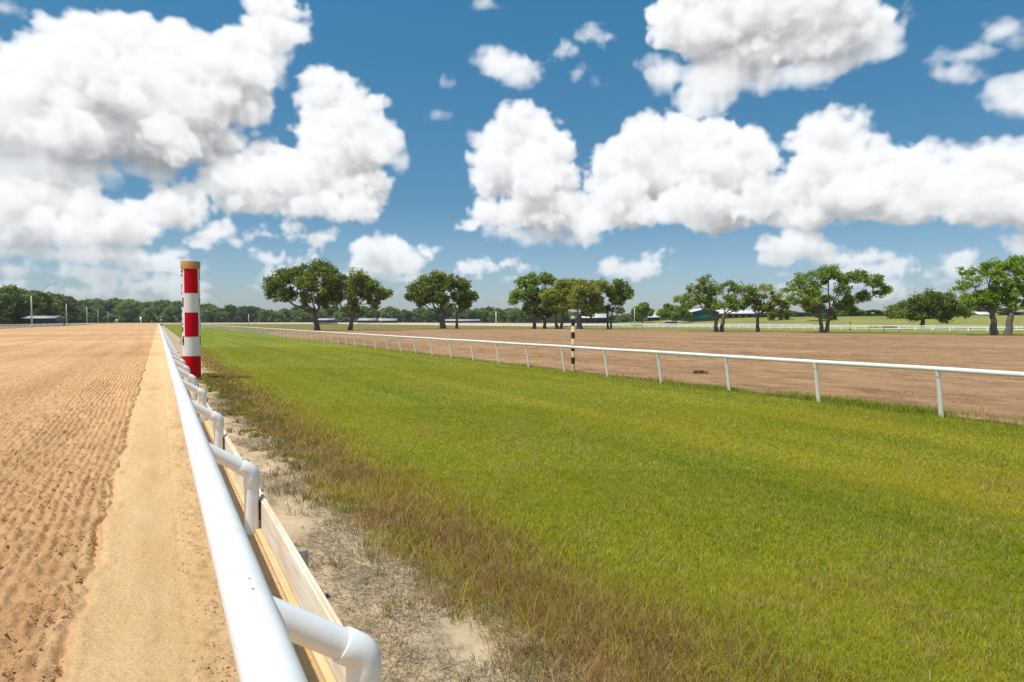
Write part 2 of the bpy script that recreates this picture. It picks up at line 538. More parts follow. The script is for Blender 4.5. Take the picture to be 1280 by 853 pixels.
    for x, y, rx, ry, b in ((340, 296, 34, 12, 310), (372, 300, 24, 12, 312), (398, 298, 20, 14, 314), (330, 322, 36, 10, 334), (385, 322, 26, 9, 332), (290, 338, 34, 9, 348), (350, 344, 40, 8, 354), (420, 350, 26, 6, 357), (270, 360, 50, 6, 368), (370, 364, 50, 5, 371)):
        lobe(x, y, rx, ry, b)
    for i in range(84):
        x = rng.uniform(-120, 1400); y = rng.choice((340, 352, 364, 374)) + rng.uniform(-4, 4)
        lobe(x, y, rng.uniform(9, 30), rng.uniform(3.5, 6.5), y + 6, puff=0.6)
    # D
    for x, y, rx, ry in ((478, 318, 26, 22), (460, 328, 22, 16), (500, 330, 22, 16), (482, 338, 36, 14)):
        lobe(x, y, rx, ry, 353)
    lobe(540, 315, 14, 9, 325)
    # E: the central mass
    for x, y, rx, ry in ((640, 160, 36, 26), (675, 168, 32, 26), (695, 190, 28, 28), (625, 200, 38, 42), (660, 215, 58, 52), (612, 232, 26, 28), (595, 282, 30, 14), (640, 272, 62, 26),
                         (700, 262, 52, 34), (755, 215, 26, 24), (780, 212, 34, 32), (815, 180, 36, 30), (850, 168, 40, 28), (890, 165, 36, 26), (925, 190, 34, 26), (955, 200, 24, 20),
                         (830, 215, 70, 48), (900, 220, 60, 48), (780, 255, 60, 36), (870, 262, 90, 36), (945, 250, 36, 30), (720, 272, 50, 24)):
        lobe(x, y, rx, ry, 300)
    lobe(660, 292, 60, 12, 308, True)
    # F: softer mass above it, cut by the top of the picture
    for x, y, rx, ry in ((845, 30, 32, 34), (880, 50, 52, 42), (905, 20, 60, 42), (960, 20, 60, 44), (1015, 20, 55, 40), (1060, 42, 44, 26), (1000, 62, 60, 30), (940, 70, 54, 36)):
        lobe(x, y, rx, ry, 125)
    for x, y, rx, ry in ((895, 100, 48, 36), (880, 132, 38, 26), (832, 95, 22, 24), (795, 84, 20, 9), (1105, 46, 28, 16), (1122, 34, 14, 11), (1040, 85, 44, 16), (1085, 68, 30, 14), (985, 96, 50, 16)):
        lobe(x, y, rx, ry, 160, True)
    # G: the right-hand bank
    for x, y, rx, ry in ((1030, 168, 46, 20), (1010, 182, 32, 20), (1065, 186, 26, 18), (1035, 215, 46, 32), (1000, 235, 34, 30), (1060, 240, 62, 40), (1105, 222, 36, 26), (1145, 215, 38, 24), (1130, 250, 50, 32),
                         (1180, 235, 44, 32), (1215, 212, 36, 24), (1250, 205, 30, 20), (1235, 245, 56, 40), (1285, 235, 46, 32), (1010, 268, 44, 20), (1310, 250, 50, 40), (985, 212, 14, 12)):
        lobe(x, y, rx, ry, 298)
    # H: lower rows towards the horizon
    for x, y, rx, ry, b in ((1000, 312, 34, 18, 344), (975, 325, 26, 14, 344), (1025, 325, 28, 14, 344), (958, 308, 14, 8, 320), (790, 338, 44, 13, 354), (820, 322, 24, 12, 350), (842, 335, 16, 10, 350),
                            (605, 335, 34, 13, 348), (632, 328, 22, 12, 348), (655, 338, 20, 9, 350), (1095, 322, 18, 8, 333), (1115, 335, 26, 12, 350), (1195, 332, 20, 12, 348), (1265, 306, 20, 10, 316)):
        lobe(x, y, rx, ry, b)
    # I: loose scraps in the blue
    for x, y, rx, ry in ((632, 86, 30, 16), (612, 78, 20, 12), (650, 100, 22, 14), (590, 80, 10, 9), (564, 108, 12, 10), (700, 71, 14, 7), (718, 96, 9, 8), (748, 52, 14, 6), (776, 38, 10, 6), (600, 14, 16, 7),
                         (552, 146, 12, 8), (745, 108, 9, 6), (1245, 42, 26, 16), (1262, 54, 18, 10), (1198, 70, 26, 9), (1184, 96, 14, 8), (1265, 130, 22, 14), (1278, 112, 14, 12), (500, 205, 8, 8), (12, 16, 12, 6)):
        lobe(x, y, rx, ry, None, True, 0.8)
    # outside the picture the bank simply goes on
    for i in range(26):
        side = -1 if i % 2 else 1
        x = 640 + side * rng.uniform(800, 1250); y = rng.uniform(60, 330); b = y + 40
        for j in range(4):
            lobe(x + rng.normal() * 60, y + rng.normal() * 18, rng.uniform(35, 70), rng.uniform(22, 36), b, puff=0.5)

    # fractal erosion
    def upnoise(cell):
        sh = (int(nv / cell) + 3, int(nw * DW / cell) + 3, int(nu / cell) + 3)
        a = rng.uniform(-1, 1, sh).astype(np.float32)
        for ax, (n, st) in enumerate(((nv, 1.0), (nw, DW), (nu, 1.0))):
            p = np.arange(n) * st / cell; i = p.astype(int); f = (p - i).astype(np.float32); f = f * f * (3 - 2 * f)
            shp = [1, 1, 1]; shp[ax] = n; f = f.reshape(shp)
            a0 = np.take(a, i, axis=ax); a = a0 + (np.take(a, i + 1, axis=ax) - a0) * f
        return a
    nz = upnoise(40.0) * 6.0
    nz += upnoise(19.0) * 5.0
    b = upnoise(11.0); nz += (0.45 - np.abs(b)) * 5.0; del b
    msk = 0.55 + 0.45 * upnoise(60.0)
    nz += upnoise(5.5) * 3.4 * msk
    n4 = upnoise(2.8)
    nz += n4 * 2.6 * msk
    del msk
    hard += nz
    dens = np.clip((hard - 1.4) / 8.0, 0, 1)
    del hard
    soft += nz * 1.15
    soft += 1.6
    dens = np.maximum(dens, np.clip(soft / 13.0, 0, 1) * 0.40)
    del soft, nz, n4
    # sunlight sweeps down through the volume row by row
    sx, sy, sz = shadow.x, shadow.y, 1.0
    tau = np.zeros_like(dens)
    cur = np.zeros((nw, nu), np.float32)
    dw = sy / DW
    step = math.sqrt(1 + sx * sx + sy * sy)
    SIG = 0.30
    for r in range(nv - 1, -1, -1):
        i = int(math.floor(sx)); f = sx - i
        sh = cur.copy(); sh[:, 1:] = cur[:, 1:] * (1 - f) + cur[:, :-1] * f
        cur = sh; sh = cur.copy(); sh[1:] = cur[1:] * (1 - dw) + cur[:-1] * dw
        cur = sh
        tau[r] = cur + 0.5 * dens[r] * SIG * step
        cur = (cur + dens[r] * SIG * step) * (1 - 0.075 * (1 - dens[r]))
    # viewed from below the front: front to back
    T = np.ones((nv, nu), np.float32); Ls = np.zeros_like(T); La = np.zeros_like(T); Wt = np.zeros_like(T)
    front = np.zeros((nv, nu), np.float32)
    for w in range(nw):
        d = dens[:, w, :]; t = tau[:, w, :]
        a = 1 - np.exp(-d * 0.30 * DW)
        sunl = 0.06 * np.exp(-t * 0.50) + 0.20 * np.exp(-t * 0.12) + 0.74 * (0.36 + 0.64 * np.exp(-np.maximum(t - 2.0, 0) * 0.105))
        amb = 0.35 + 0.65 * np.exp(-t * 0.09)
        front = front + d * 0.30 * DW
        Ls += T * a * sunl; La += T * a * amb; Wt += T * a
        T *= 1 - a
    al = 1 - T
    Wt = np.maximum(Wt, 1e-4)
    Ls /= Wt; La /= Wt
    rgb = Ls[..., None] * np.array((0.785, 0.757, 0.717)) + La[..., None] * np.array((0.168, 0.210, 0.268))
    # fill the empty part with bright cloud so that edges filter cleanly
    rgb = np.where(al[..., None] < 0.004, np.array((0.92, 0.93, 0.95)), rgb)
    vv = (np.arange(nv) / RES + V0)[:, None]
    # air thickens towards the horizon: low clouds sink into it
    al = al * (0.42 + 0.58 * ss((vv - 0.015) / 0.10))
    px = np.empty((nv, nu, 4), np.float32); px[..., :3] = rgb; px[..., 3] = np.clip(al, 0, 1)
    px[-6:, :, 3] *= np.linspace(1, 0, 6)[:, None]
    im = bpy.data.images.new('cloud_cover', nu, nv, alpha=True, float_buffer=True)
    im.colorspace_settings.name = 'Non-Color'
    im.alpha_mode = 'CHANNEL_PACKED'
    im.pixels.foreach_set(px.ravel())
    im.update()
    im.pack()
    return im, A0, V0, nu / RES, nv / RES


def world():
    im, A0, V0, du, dv = cloud_map()
    w = bpy.data.worlds.new('World'); SC.world = w; w.use_nodes = True
    nt = w.node_tree
    for n in list(nt.nodes): nt.nodes.remove(n)
    out = N(nt, 'ShaderNodeOutputWorld')
    sky = N(nt, 'ShaderNodeTexSky', sky_type='NISHITA')
    sky.sun_disc = False
    sky.sun_elevation = SUN_EL; sky.sun_rotation = SUN_AZ % (2 * math.pi)
    sky.altitude = 0; sky.air_density = 1.0; sky.dust_density = 0.6; sky.ozone_density = 2.0
    tc = N(nt, 'ShaderNodeTexCoord')
    sp = N(nt, 'ShaderNodeSeparateXYZ'); nt.links.new(tc.outputs['Generated'], sp.inputs[0])

    def mth(op, a, b=None, c=None):
        m = N(nt, 'ShaderNodeMath', operation=op)
        for i, v in enumerate((a, b, c)):
            if v is None: continue
            if isinstance(v, (int, float)): m.inputs[i].default_value = v
            else: nt.links.new(v, m.inputs[i])
        return m.outputs[0]
    x, y, z = sp.outputs
    az = mth('ARCTAN2', x, y)
    rad = mth('SQRT', mth('ADD', mth('MULTIPLY', x, x), mth('MULTIPLY', y, y)))
    v = mth('DIVIDE', z, mth('MAXIMUM', rad, 0.001))
    cu = mth('DIVIDE', mth('SUBTRACT', az, A0), du)
    cv = mth('DIVIDE', mth('SUBTRACT', v, V0), dv)
    cv = mth('MINIMUM', cv, 0.9995)
    cv = mth('MAXIMUM', cv, 0.0005)
    cb = N(nt, 'ShaderNodeCombineXYZ'); nt.links.new(cu, cb.inputs[0]); nt.links.new(cv, cb.inputs[1])
    it = N(nt, 'ShaderNodeTexImage'); it.image = im; it.extension = 'MIRROR'; it.interpolation = 'Cubic'
    nt.links.new(cb.outputs[0], it.inputs['Vector'])
    b1 = N(nt, 'ShaderNodeBackground'); b1.inputs['Strength'].default_value = 0.10
    tr = ramp(nt, mth('MULTIPLY', v, 2.0), [(0.0, (0.80, 0.87, 1.08)), (0.14, (0.70, 0.83, 0.98)), (0.33, (0.46, 0.73, 0.84)), (0.90, (0.37, 0.93, 1.03))])
    tinted = mixc(nt, 1.0, sky.outputs[0], tr, 'MULTIPLY')
    nt.links.new(tinted, b1.inputs['Color'])
    b2 = N(nt, 'ShaderNodeBackground'); b2.inputs['Strength'].default_value = 1.0
    nt.links.new(it.outputs['Color'], b2.inputs['Color'])
    mx = N(nt, 'ShaderNodeMixShader')
    nt.links.new(it.outputs['Alpha'], mx.inputs[0])
    nt.links.new(b1.outputs[0], mx.inputs[1]); nt.links.new(b2.outputs[0], mx.inputs[2])
    nt.links.new(mx.outputs[0], out.inputs['Surface'])
world()

# ================================================================== THE SETTING
SCN, TURN = 63.0, 500.0           # centre line of the oval and where its far turn begins


def oval(r, t0, t1, step=12.0, na=40):
    """points (s,t) along the oval at distance r from its centre line: near straight, turn, far straight"""
    p = [(SCN - r, t) for t in np.arange(t0, TURN, step)]
    p += [(SCN - r * math.cos(a), TURN + r * math.sin(a)) for a in np.linspace(0, math.pi, na)]
    p += [(SCN + r, t) for t in np.arange(TURN - step, t1, -step)] + [(SCN + r, t1)]
    return np.array(p)


def ring(name, r0, r1, t0, t1, z0, z1, mat, far_rise=0.0):
    a, b = oval(r0, t0, t1), oval(r1, t0, t1)
    n = len(a)
    rise = far_rise * ss((b[:, 1] - TURN + 60) / 120) if far_rise else np.zeros(n)
    if far_rise:
        k = np.argmax(b[:, 1]); rise[k:] = far_rise
    v = np.concatenate([np.column_stack([a, np.full(n, z0)]), np.column_stack([b, z1 + rise])])
    q = [(i + 1, i, n + i, n + i + 1) for i in range(n - 1)]
    return prop(obj(name, mesh_np(name, v, np.array(q)), mat, rz=TH), kind='structure')


# terrain to the horizon with a low rise beyond the far rail on the right
def hill(s, t):
    return 4.3 * ss((s - 165) / 115.0) * ss((345 - t) / 75.0)

gs = np.concatenate([[-6000, -3000, -1500, -800, -400, -200, -100, -50], np.arange(0, 160, 40), np.arange(160, 420, 8), [450, 520, 650, 900, 1500, 3000, 6000]])
gt = np.concatenate([[-3000, -1000, -400], np.arange(-200, 520, 15), [560, 650, 800, 1100, 1600, 3000, 6000]])
GS, GT = np.meshgrid(gs, gt, indexing='ij')
GZ = np.full(GS.shape, INF - 0.03) + hill(GS, GT)
idx = np.arange(GS.size).reshape(GS.shape)
quads = np.stack([idx[:-1, :-1], idx[1:, :-1], idx[1:, 1:], idx[:-1, 1:]], -1).reshape(-1, 4)
prop(obj('ground', mesh_np('ground', np.column_stack([GS.ravel(), GT.ravel(), GZ.ravel()]), quads, True), M['pasture'], rz=TH), kind='structure')


def ground_z(s, t):
    return INF - 0.03 + float(hill(np.float64(s), np.float64(t)))

# sand track: flat sheet round the oval, and the harrowed surface near the camera in relief
ring('track_bed', 62.285, 98.0, -30, 215, -0.05, -0.05, M['sand'], 0.9)
fs = np.concatenate([np.arange(-13, -3.6, 0.07), np.arange(-3.6, -1.7, 0.026), np.arange(-1.7, 0.716, 0.0145), [0.716]])
ft = [0.6]
while ft[-1] < 70:
    ft.append(ft[-1] + max(0.015, 0.0034 * (ft[-1] + 0.5)))
ft = np.array(ft)
S_, T_ = np.meshgrid(fs, ft, indexing='ij')
edge = -0.44 + 0.10 * (vnoise(T_ * 0.8, S_ * 0, 3) - 0.5) + 0.06 * (vnoise(T_ * 4, S_ * 0, 4) - 0.5) + 0.05 * (vnoise(T_ * 13, S_ * 0, 24) - 0.5)
loose = ss((edge - S_) / 0.10)
clod = fbm(S_ * 22, T_ * 14, 11, 5, 0.70)
clod2 = np.abs(fbm(S_ * 20, T_ * 16, 12, 3, 0.6) - 0.5)
wob = 0.10 * (vnoise(T_ * 0.35, S_ * 0.4, 5) - 0.5) + 0.06 * (fbm(T_ * 3.2, S_ * 6.0, 20, 3) - 0.5)
groove = np.abs(((S_ + wob) / 0.088) % 1.0 - 0.5) * 2
gam = 0.5 + 0.9 * vnoise(S_ * 1.3, T_ * 0.4, 6)
lump2 = np.clip((vnoise(S_ * 37 + 3 * vnoise(S_ * 9, T_ * 9, 29), T_ * 31, 26) - 0.58) * 5, 0, 1) * vnoise(S_ * 3, T_ * 2, 27)
lump = np.clip((fbm(S_ * 15, T_ * 13, 19, 3, 0.6) - 0.52) * 5, 0, 1) ** 0.7
Z_ = loose * (0.085 * (clod - 0.5) + 0.050 * (clod2 - 0.12) + 0.026 * lump + 0.024 * lump2 + 0.030 * gam * (groove - 0.5) + 0.014 * (fbm(S_ * 2, T_ * 1.2, 8, 2) - 0.5))
Z_ += -0.060 * np.exp(-((S_ - edge) / 0.026) ** 2) * (0.4 + vnoise(T_ * 1.5, S_ * 0, 9)) + 0.020 * np.exp(-((S_ - edge - 0.07) / 0.05) ** 2) * vnoise(T_ * 5, S_ * 12, 10)
pk = 1 - loose
Z_ += pk * (0.008 * (fbm(S_ * 6, T_ * 2, 13, 4) - 0.5) + 0.010 * (fbm(S_ * 30, T_ * 30, 14, 2) - 0.5) + 0.009 * np.clip((vnoise(S_ * 26, T_ * 26, 28) - 0.86) * 8, 0, 1))
under = np.exp(-((S_ - 0.24) / 0.11) ** 2)
Z_ += pk * under * (0.055 * (fbm(S_ * 14, T_ * 10, 15, 4, 0.6) - 0.5) + 0.012)
Z_ += pk * np.exp(-((S_ - 0.11) / 0.02) ** 2) * -0.010 * vnoise(T_ * 6, S_ * 30, 16)
Z_ += 0.02 * ss((S_ - 0.55) / 0.15) * vnoise(T_ * 3, S_ * 8, 18)
fade = ss((T_ - 45) / 24.0) + ss((-S_ - 9.5) / 3.4); fade = np.clip(fade, 0, 1)
Z_ = Z_ * (1 - fade) - 0.046 * fade
idx = np.arange(S_.size).reshape(S_.shape)
quads = np.stack([idx[:-1, :-1], idx[1:, :-1], idx[1:, 1:], idx[:-1, 1:]], -1).reshape(-1, 4)
prop(obj('dirt_track', mesh_np('dirt_track', np.column_stack([S_.ravel(), T_.ravel(), Z_.ravel()]), quads, True), M['sand'], rz=TH), kind='structure')

def edge_in(t):       # ragged inner edge of the grass
    return 1.44 + 0.10 * np.exp(-t / 5.0) + 0.26 * (fbm(t * 0.7, t * 0 + 2.0, 51, 3) - 0.5) + 0.26 * (vnoise(t * 3.1, t * 0 + 7.0, 52) - 0.5)


# loose clods on the harrowed sand and along the foot of the rail
def clods():
    t = 0.9 + 15 * RNG.uniform(0, 1, 90000) ** 1.7
    s = np.where(RNG.uniform(0, 1, 90000) < 0.90, -0.46 - 4.2 * RNG.uniform(0, 1, 90000) ** 1.15, 0.24 + 0.08 * RNG.normal(size=90000))
    X = s * CT - t * ST; Y = s * ST + t * CT
    k = (Y > 1.5) & (Y < 15) & (np.abs(X) < 0.9 * Y + 0.5) & (s < 0.45)
    k &= RNG.uniform(0, 1, 90000) < np.clip((fbm(s * 5, t * 3, 91, 3) - 0.34) * 2.2, 0.05, 0.8)
    s, t = s[k], t[k]; n = len(s)
    r = 0.0030 + 0.0085 * RNG.uniform(0, 1, n) ** 3.4
    r = np.where(s > 0, r * 0.6, r) * (1 + 0.03 * t)
    ii = np.clip(np.searchsorted(fs, s) - 1, 0, len(fs) - 2); jj = np.clip(np.searchsorted(ft, t) - 1, 0, len(ft) - 2)
    z = Z_[ii, jj]
    base = np.array([(1, 0, 0), (0.2, 0.95, 0.1), (-0.9, 0.3, -0.1), (-0.3, -0.9, 0.1), (0.5, -0.7, -0.1), (0.1, 0.1, 0.85), (0.0, 0.0, -0.7)])
    a = RNG.uniform(0, 6.283, n); ca, sa = np.cos(a), np.sin(a)
    V = np.empty((n, 7, 3), np.float32)
    jit = RNG.uniform(0.65, 1.35, (n, 7))
    for i in range(7):
        x, y, w = base[i]
        V[:, i, 0] = s + r * jit[:, i] * (x * ca - y * sa); V[:, i, 1] = t + r * jit[:, i] * (x * sa + y * ca); V[:, i, 2] = z + r * 0.45 + r * jit[:, i] * w
    tri = np.array([(0, 1, 5), (1, 2, 5), (2, 3, 5), (3, 4, 5), (4, 0, 5), (1, 0, 6), (2, 1, 6), (3, 2, 6), (4, 3, 6), (0, 4, 6)])
    F_ = (np.arange(n)[:, None, None] * 7 + tri[None]).reshape(-1, 3)
    prop(obj('sand_clods', mesh_np('sand_clods', V.reshape(-1, 3), F_), M['sand'], rz=TH), 'loose crumbs of orange sand scattered over the harrowed track', 'sand', kind='stuff')
clods()

# bare strip behind the kerb boards
fs = np.arange(0.752, 2.45, 0.024); ft = [0.6]
while ft[-1] < 70: ft.append(ft[-1] + max(0.024, 0.006 * (ft[-1] + 1)))
ft = np.array(ft)
S2, T2 = np.meshgrid(fs, ft, indexing='ij')
Z2 = INF + 0.055 * (fbm(S2 * 3, T2 * 2, 31, 5, 0.58) - 0.5) + 0.02 * (fbm(S2 * 18, T2 * 16, 32, 3, 0.6) - 0.5) + 0.05 * np.exp(-(S2 - 0.75) / 0.12)
Z2 = np.maximum(Z2, INF - 0.02)
rag = edge_in(T2) + 0.24 + 0.55 * (fbm(S2 * 4.5, T2 * 4.0, 33, 4, 0.65) - 0.5)
Z2 = Z2 - 0.16 * ss((S2 - rag) / 0.10)
idx = np.arange(S2.size).reshape(S2.shape)
quads = np.stack([idx[:-1, :-1], idx[1:, :-1], idx[1:, 1:], idx[:-1, 1:]], -1).reshape(-1, 4)
prop(obj('soil_strip', mesh_np('soil_strip', np.column_stack([S2.ravel(), T2.ravel(), Z2.ravel()]), quads, True), M['soil'], rz=TH), kind='structure')
sheet = lambda name, s0, s1, t0, t1, z, mat: prop(obj(name, mesh_np(name, [(s0, t0, z), (s1, t0, z), (s1, t1, z), (s0, t1, z)], np.array([(0, 1, 2, 3)])), mat, rz=TH), kind='structure')
sheet('soil_path', 0.745, 2.2, 69, 560, INF, M['soil'])
# mown turf course between the two rails
ring('turf_course', 49.36, 61.5, -30, -80, INF - 0.012, INF - 0.012, M['turf'])
# infield: olive grass with a bare brown field
v = [(SCN - 49.3, -60, INF - 0.014), (SCN + 49.3, -60, INF - 0.014), (SCN + 49.3, TURN, INF - 0.014), (SCN - 49.3, TURN, INF - 0.014)]
prop(obj('infield', mesh_np('infield', v, np.array([(0, 1, 2, 3)])), M['verge'], rz=TH), kind='structure')
tb = np.concatenate([np.arange(-60, 0, 3.0), np.arange(0, 40, 0.35), np.arange(40, 150, 3.0)])
v = []; q = []
for i, t in enumerate(tb):
    l = 13.50 + 0.35 * float(vnoise(t * 0.3, 0.0, 41)) + 0.3 * float(vnoise(t * 1.3, 0.0, 44)) + 0.35 * float(vnoise(t * 2.8, 3.0, 45))
    r = 91 + 8 * float(vnoise(t * 0.05, 5.0, 42)) + 3 * float(vnoise(t * 0.3, 2.0, 43))
    if t > 110: l += (t - 110) * 0.22
    for k in np.linspace(0, 1, 9): v.append((l + (r - l) * k, t, INF - 0.008))
for i in range(len(tb) - 1):
    for k in range(8): q.append((i * 9 + k, i * 9 + k + 1, (i + 1) * 9 + k + 1, (i + 1) * 9 + k))
prop(obj('brown_field', mesh_np('brown_field', v, np.array(q)), M['brown_field'], rz=TH), kind='structure')


# ================================================================== GRASS (nobody could count it)
def visible(s, t, dmin, dmax, m=0.12):
    X = s * CT - t * ST; Y = s * ST + t * CT
    return (Y > dmin) & (Y <= dmax) & (np.abs(X) < (0.78 + m) * Y + 1.2)


def blades(name, s, t, z, h, w, lean, cols, mat, label_kind='stuff', droop=0.35):
    n = len(s)
    a = RNG.uniform(0, 2 * math.pi, n)
    la = RNG.uniform(0, 2 * math.pi, n)
    dx, dy = np.cos(a) * w * 0.5, np.sin(a) * w * 0.5
    lx, ly = np.cos(la) * lean * h, np.sin(la) * lean * h
    base = np.stack([s, t, z], 1)
    V = np.empty((n, 5, 3), np.float32)
    side = np.stack([dx, dy, np.zeros(n)], 1)
    mid = base + np.stack([lx * 0.35, ly * 0.35, h * 0.58], 1)
    tip = base + np.stack([lx, ly, h * (1 - droop * lean * 0.5)], 1)
    V[:, 0] = base - side; V[:, 1] = base + side
    V[:, 2] = mid + side * 0.75; V[:, 3] = mid - side * 0.75
    V[:, 4] = tip
    i = np.arange(n)[:, None] * 5
    q = i + np.array([[0, 1, 2, 3]]); tr = i + np.array([[3, 2, 4]])
    C = np.repeat(cols[:, None, :], 5, 1)
    return V.reshape(-1, 3), q, tr, C.reshape(-1, 3)


def join_blades(name, parts, mat):
    off = 0; V = []; Q = []; T = []; C = []
    for v, q, t, c in parts:
        V.append(v); Q.append(q + off); T.append(t + off); C.append(c); off += len(v)
    me = mesh_np(name, np.concatenate(V), [np.concatenate(Q), np.concatenate(T)], False, np.concatenate(C))
    return obj(name, me, mat, rz=TH)


def scatter(dens, s0, s1, t0, t1, dmin, dmax):
    n = int(dens * (s1 - s0) * (t1 - t0))
    s = RNG.uniform(s0, s1, n); t = RNG.uniform(t0, t1, n)
    k = visible(s, t, dmin, dmax)
    return s[k], t[k]


def lerp(a, b, f):
    return np.asarray(a)[None, :] * (1 - f[:, None]) + np.asarray(b)[None, :] * f[:, None]


def edge_red(s, t):   # outer limit of the dry reddish band
    return 2.62 + 0.35 * np.exp(-t / 5.0) + 0.9 * (fbm(t * 0.28 + s * 0.1, s * 0.6, 53, 4) - 0.5)


turf_parts = []
for dens, dmin, dmax, w, hh in ((7500, 2.0, 5.0, 0.0036, 0.044), (4200, 5.0, 8.5, 0.0052, 0.042), (1500, 8.5, 15, 0.0085, 0.040), (420, 15, 28, 0.016, 0.036), (110, 28, 50, 0.030, 0.032)):
    s, t = scatter(dens, 1.2, 13.62, -8, 60, dmin, dmax)
    k = s > edge_in(t)
    s, t = s[k], t[k]
    er = edge_red(s, t)
    red = ss((er - s) / 1.25 + 0.42)
    keep = (RNG.uniform(0, 1, len(s)) > red * 0.60) & (RNG.uniform(0, 1, len(s)) < 0.25 + 0.75 * ss((s - edge_in(t)) / 0.30))
    s, t, red, er = s[keep], t[keep], red[keep], er[keep]
    n = len(s)
    big = fbm(s * 0.9, t * 0.16, 61, 4); pat = fbm(s * 1.6, t * 0.9, 62, 4); sm = fbm(s * 5, t * 4, 63, 2)
    band = vnoise(s * 1.45 + 0.25 * vnoise(t * 0.12, s * 0.3, 67), t * 0.015, 66)
    f = np.clip(0.5 + 0.9 * (big - 0.5) + 0.8 * (pat - 0.5) + 0.65 * (band - 0.5) + RNG.normal(0, 0.22, n), 0, 1)
    c = lerp((0.262, 0.300, 0.012), (0.520, 0.440, 0.030), f)
    dry = RNG.uniform(0, 1, n) < (0.15 + 0.32 * ss((sm - 0.45) / 0.25) * ss((pat - 0.45) / 0.2))
    c[dry] = lerp((0.36, 0.24, 0.08), (0.56, 0.45, 0.19), RNG.uniform(0, 1, dry.sum()))
    redp = RNG.uniform(0, 1, n) < red * 0.86
    inner = ss((er - 0.45 - s) / 0.9)
    green_in_red = RNG.uniform(0, 1, n) < (0.20 + 0.62 * inner) * ss((fbm(s * 2.2, t * 1.6, 64, 3) - 0.42) / 0.16)
    rc = lerp((0.34, 0.145, 0.050), (0.72, 0.50, 0.25), RNG.uniform(0, 1, n) ** 1.3)
    m_ = redp & ~green_in_red
    rc = rc * (0.66 + 0.50 * inner[:, None])
    c[m_] = rc[m_]
    h = hh * RNG.uniform(0.6, 1.35, n) * (0.75 + 0.5 * sm)
    tall = red * np.clip(0.6 + 1.2 * fbm(s * 3, t * 2.4, 65, 3), 0.5, 1.6)
    h = h * (1 + 1.55 * tall)
    turf_parts.append(blades('grass', s, t, np.full(n, INF - 0.012), h, w * RNG.uniform(0.7, 1.3, n), RNG.uniform(0.35, 1.25, n), c, None))
prop(join_blades('grass', turf_parts, M['blade']), 'short mown yellow green grass covering the turf course', 'grass', kind='stuff')

# taller tufts along the ragged edge of the turf and weeds on the bare strip
ep = []
ns = 900
tc_ = RNG.uniform(0.8, 26, ns) ** 1.0
sc_ = edge_in(tc_) + RNG.normal(0.16, 0.20, ns)
tk = visible(sc_, tc_, 2.0, 26); tc_, sc_ = tc_[tk], sc_[tk]
for s0, t0 in zip(sc_, tc_):
    n = RNG.integers(10, 34)
    g = RNG.uniform() < 0.38
    r = RNG.uniform(0.02, 0.07)
    s = s0 + RNG.normal(0, r, n); t = t0 + RNG.normal(0, r, n)
    if g: c = lerp((0.13, 0.20, 0.014), (0.30, 0.31, 0.035), RNG.uniform(0, 1, n))
    else: c = lerp((0.20, 0.11, 0.05), (0.48, 0.36, 0.18), RNG.uniform(0, 1, n))
    h = RNG.uniform(0.05, 0.14, n) * RNG.uniform(0.7, 1.15)
    d = max(2.5, s0 * ST + t0 * CT)
    ep.append(blades('t', s, t, np.full(n, INF - 0.012), h, np.full(n, max(0.0036, 0.0009 * d)), RNG.uniform(0.15, 0.9, n), c, None))
prop(join_blades('tall_grass', ep, M['blade']), 'taller green and dry tufts along the ragged edge of the turf', 'grass', kind='stuff')

# dead thatch lying on the bare strip
n = 52000
t = 0.8 + 19 * RNG.uniform(0, 1, n) ** 1.5; s = RNG.uniform(0.80, 1.95, n)
k = (fbm(s * 1.9, t * 1.1, 71, 4) + RNG.normal(0, 0.05, n) > 0.50 - 0.10 * ss((s - edge_in(t) + 0.35) / 0.4) + 0.10 * ss((1.15 - s) / 0.3)) & visible(s, t, 1.8, 22)
s, t = s[k], t[k]; n = len(s)
a = RNG.uniform(0, math.pi, n); L = RNG.uniform(0.02, 0.065, n); w = 0.0016 + 0.00045 * (s * ST + t * CT)
base = INF + 0.055 * (fbm(s * 3, t * 2, 31, 5, 0.58) - 0.5) + 0.008
dx, dy = np.cos(a) * L / 2, np.sin(a) * L / 2; wx, wy = -np.sin(a) * w / 2, np.cos(a) * w / 2
z0 = base + RNG.uniform(0.0, 0.008, n); z1 = base + RNG.uniform(0.0, 0.012, n)
V = np.stack([np.stack([s - dx - wx, t - dy - wy, z0], 1), np.stack([s - dx + wx, t - dy + wy, z0], 1), np.stack([s + dx + wx, t + dy + wy, z1], 1), np.stack([s + dx - wx, t + dy - wy, z1], 1)], 1).reshape(-1, 3)
c = lerp((0.13, 0.098, 0.062), (0.46, 0.36, 0.225), RNG.uniform(0, 1, n) ** 1.3)
prop(obj('dry_thatch', mesh_np('dry_thatch', V, np.arange(4 * n).reshape(-1, 4), False, np.repeat(c, 4, 0)), M['straw'], rz=TH),
     'grey brown dead grass lying on the bare strip', 'thatch', kind='stuff')

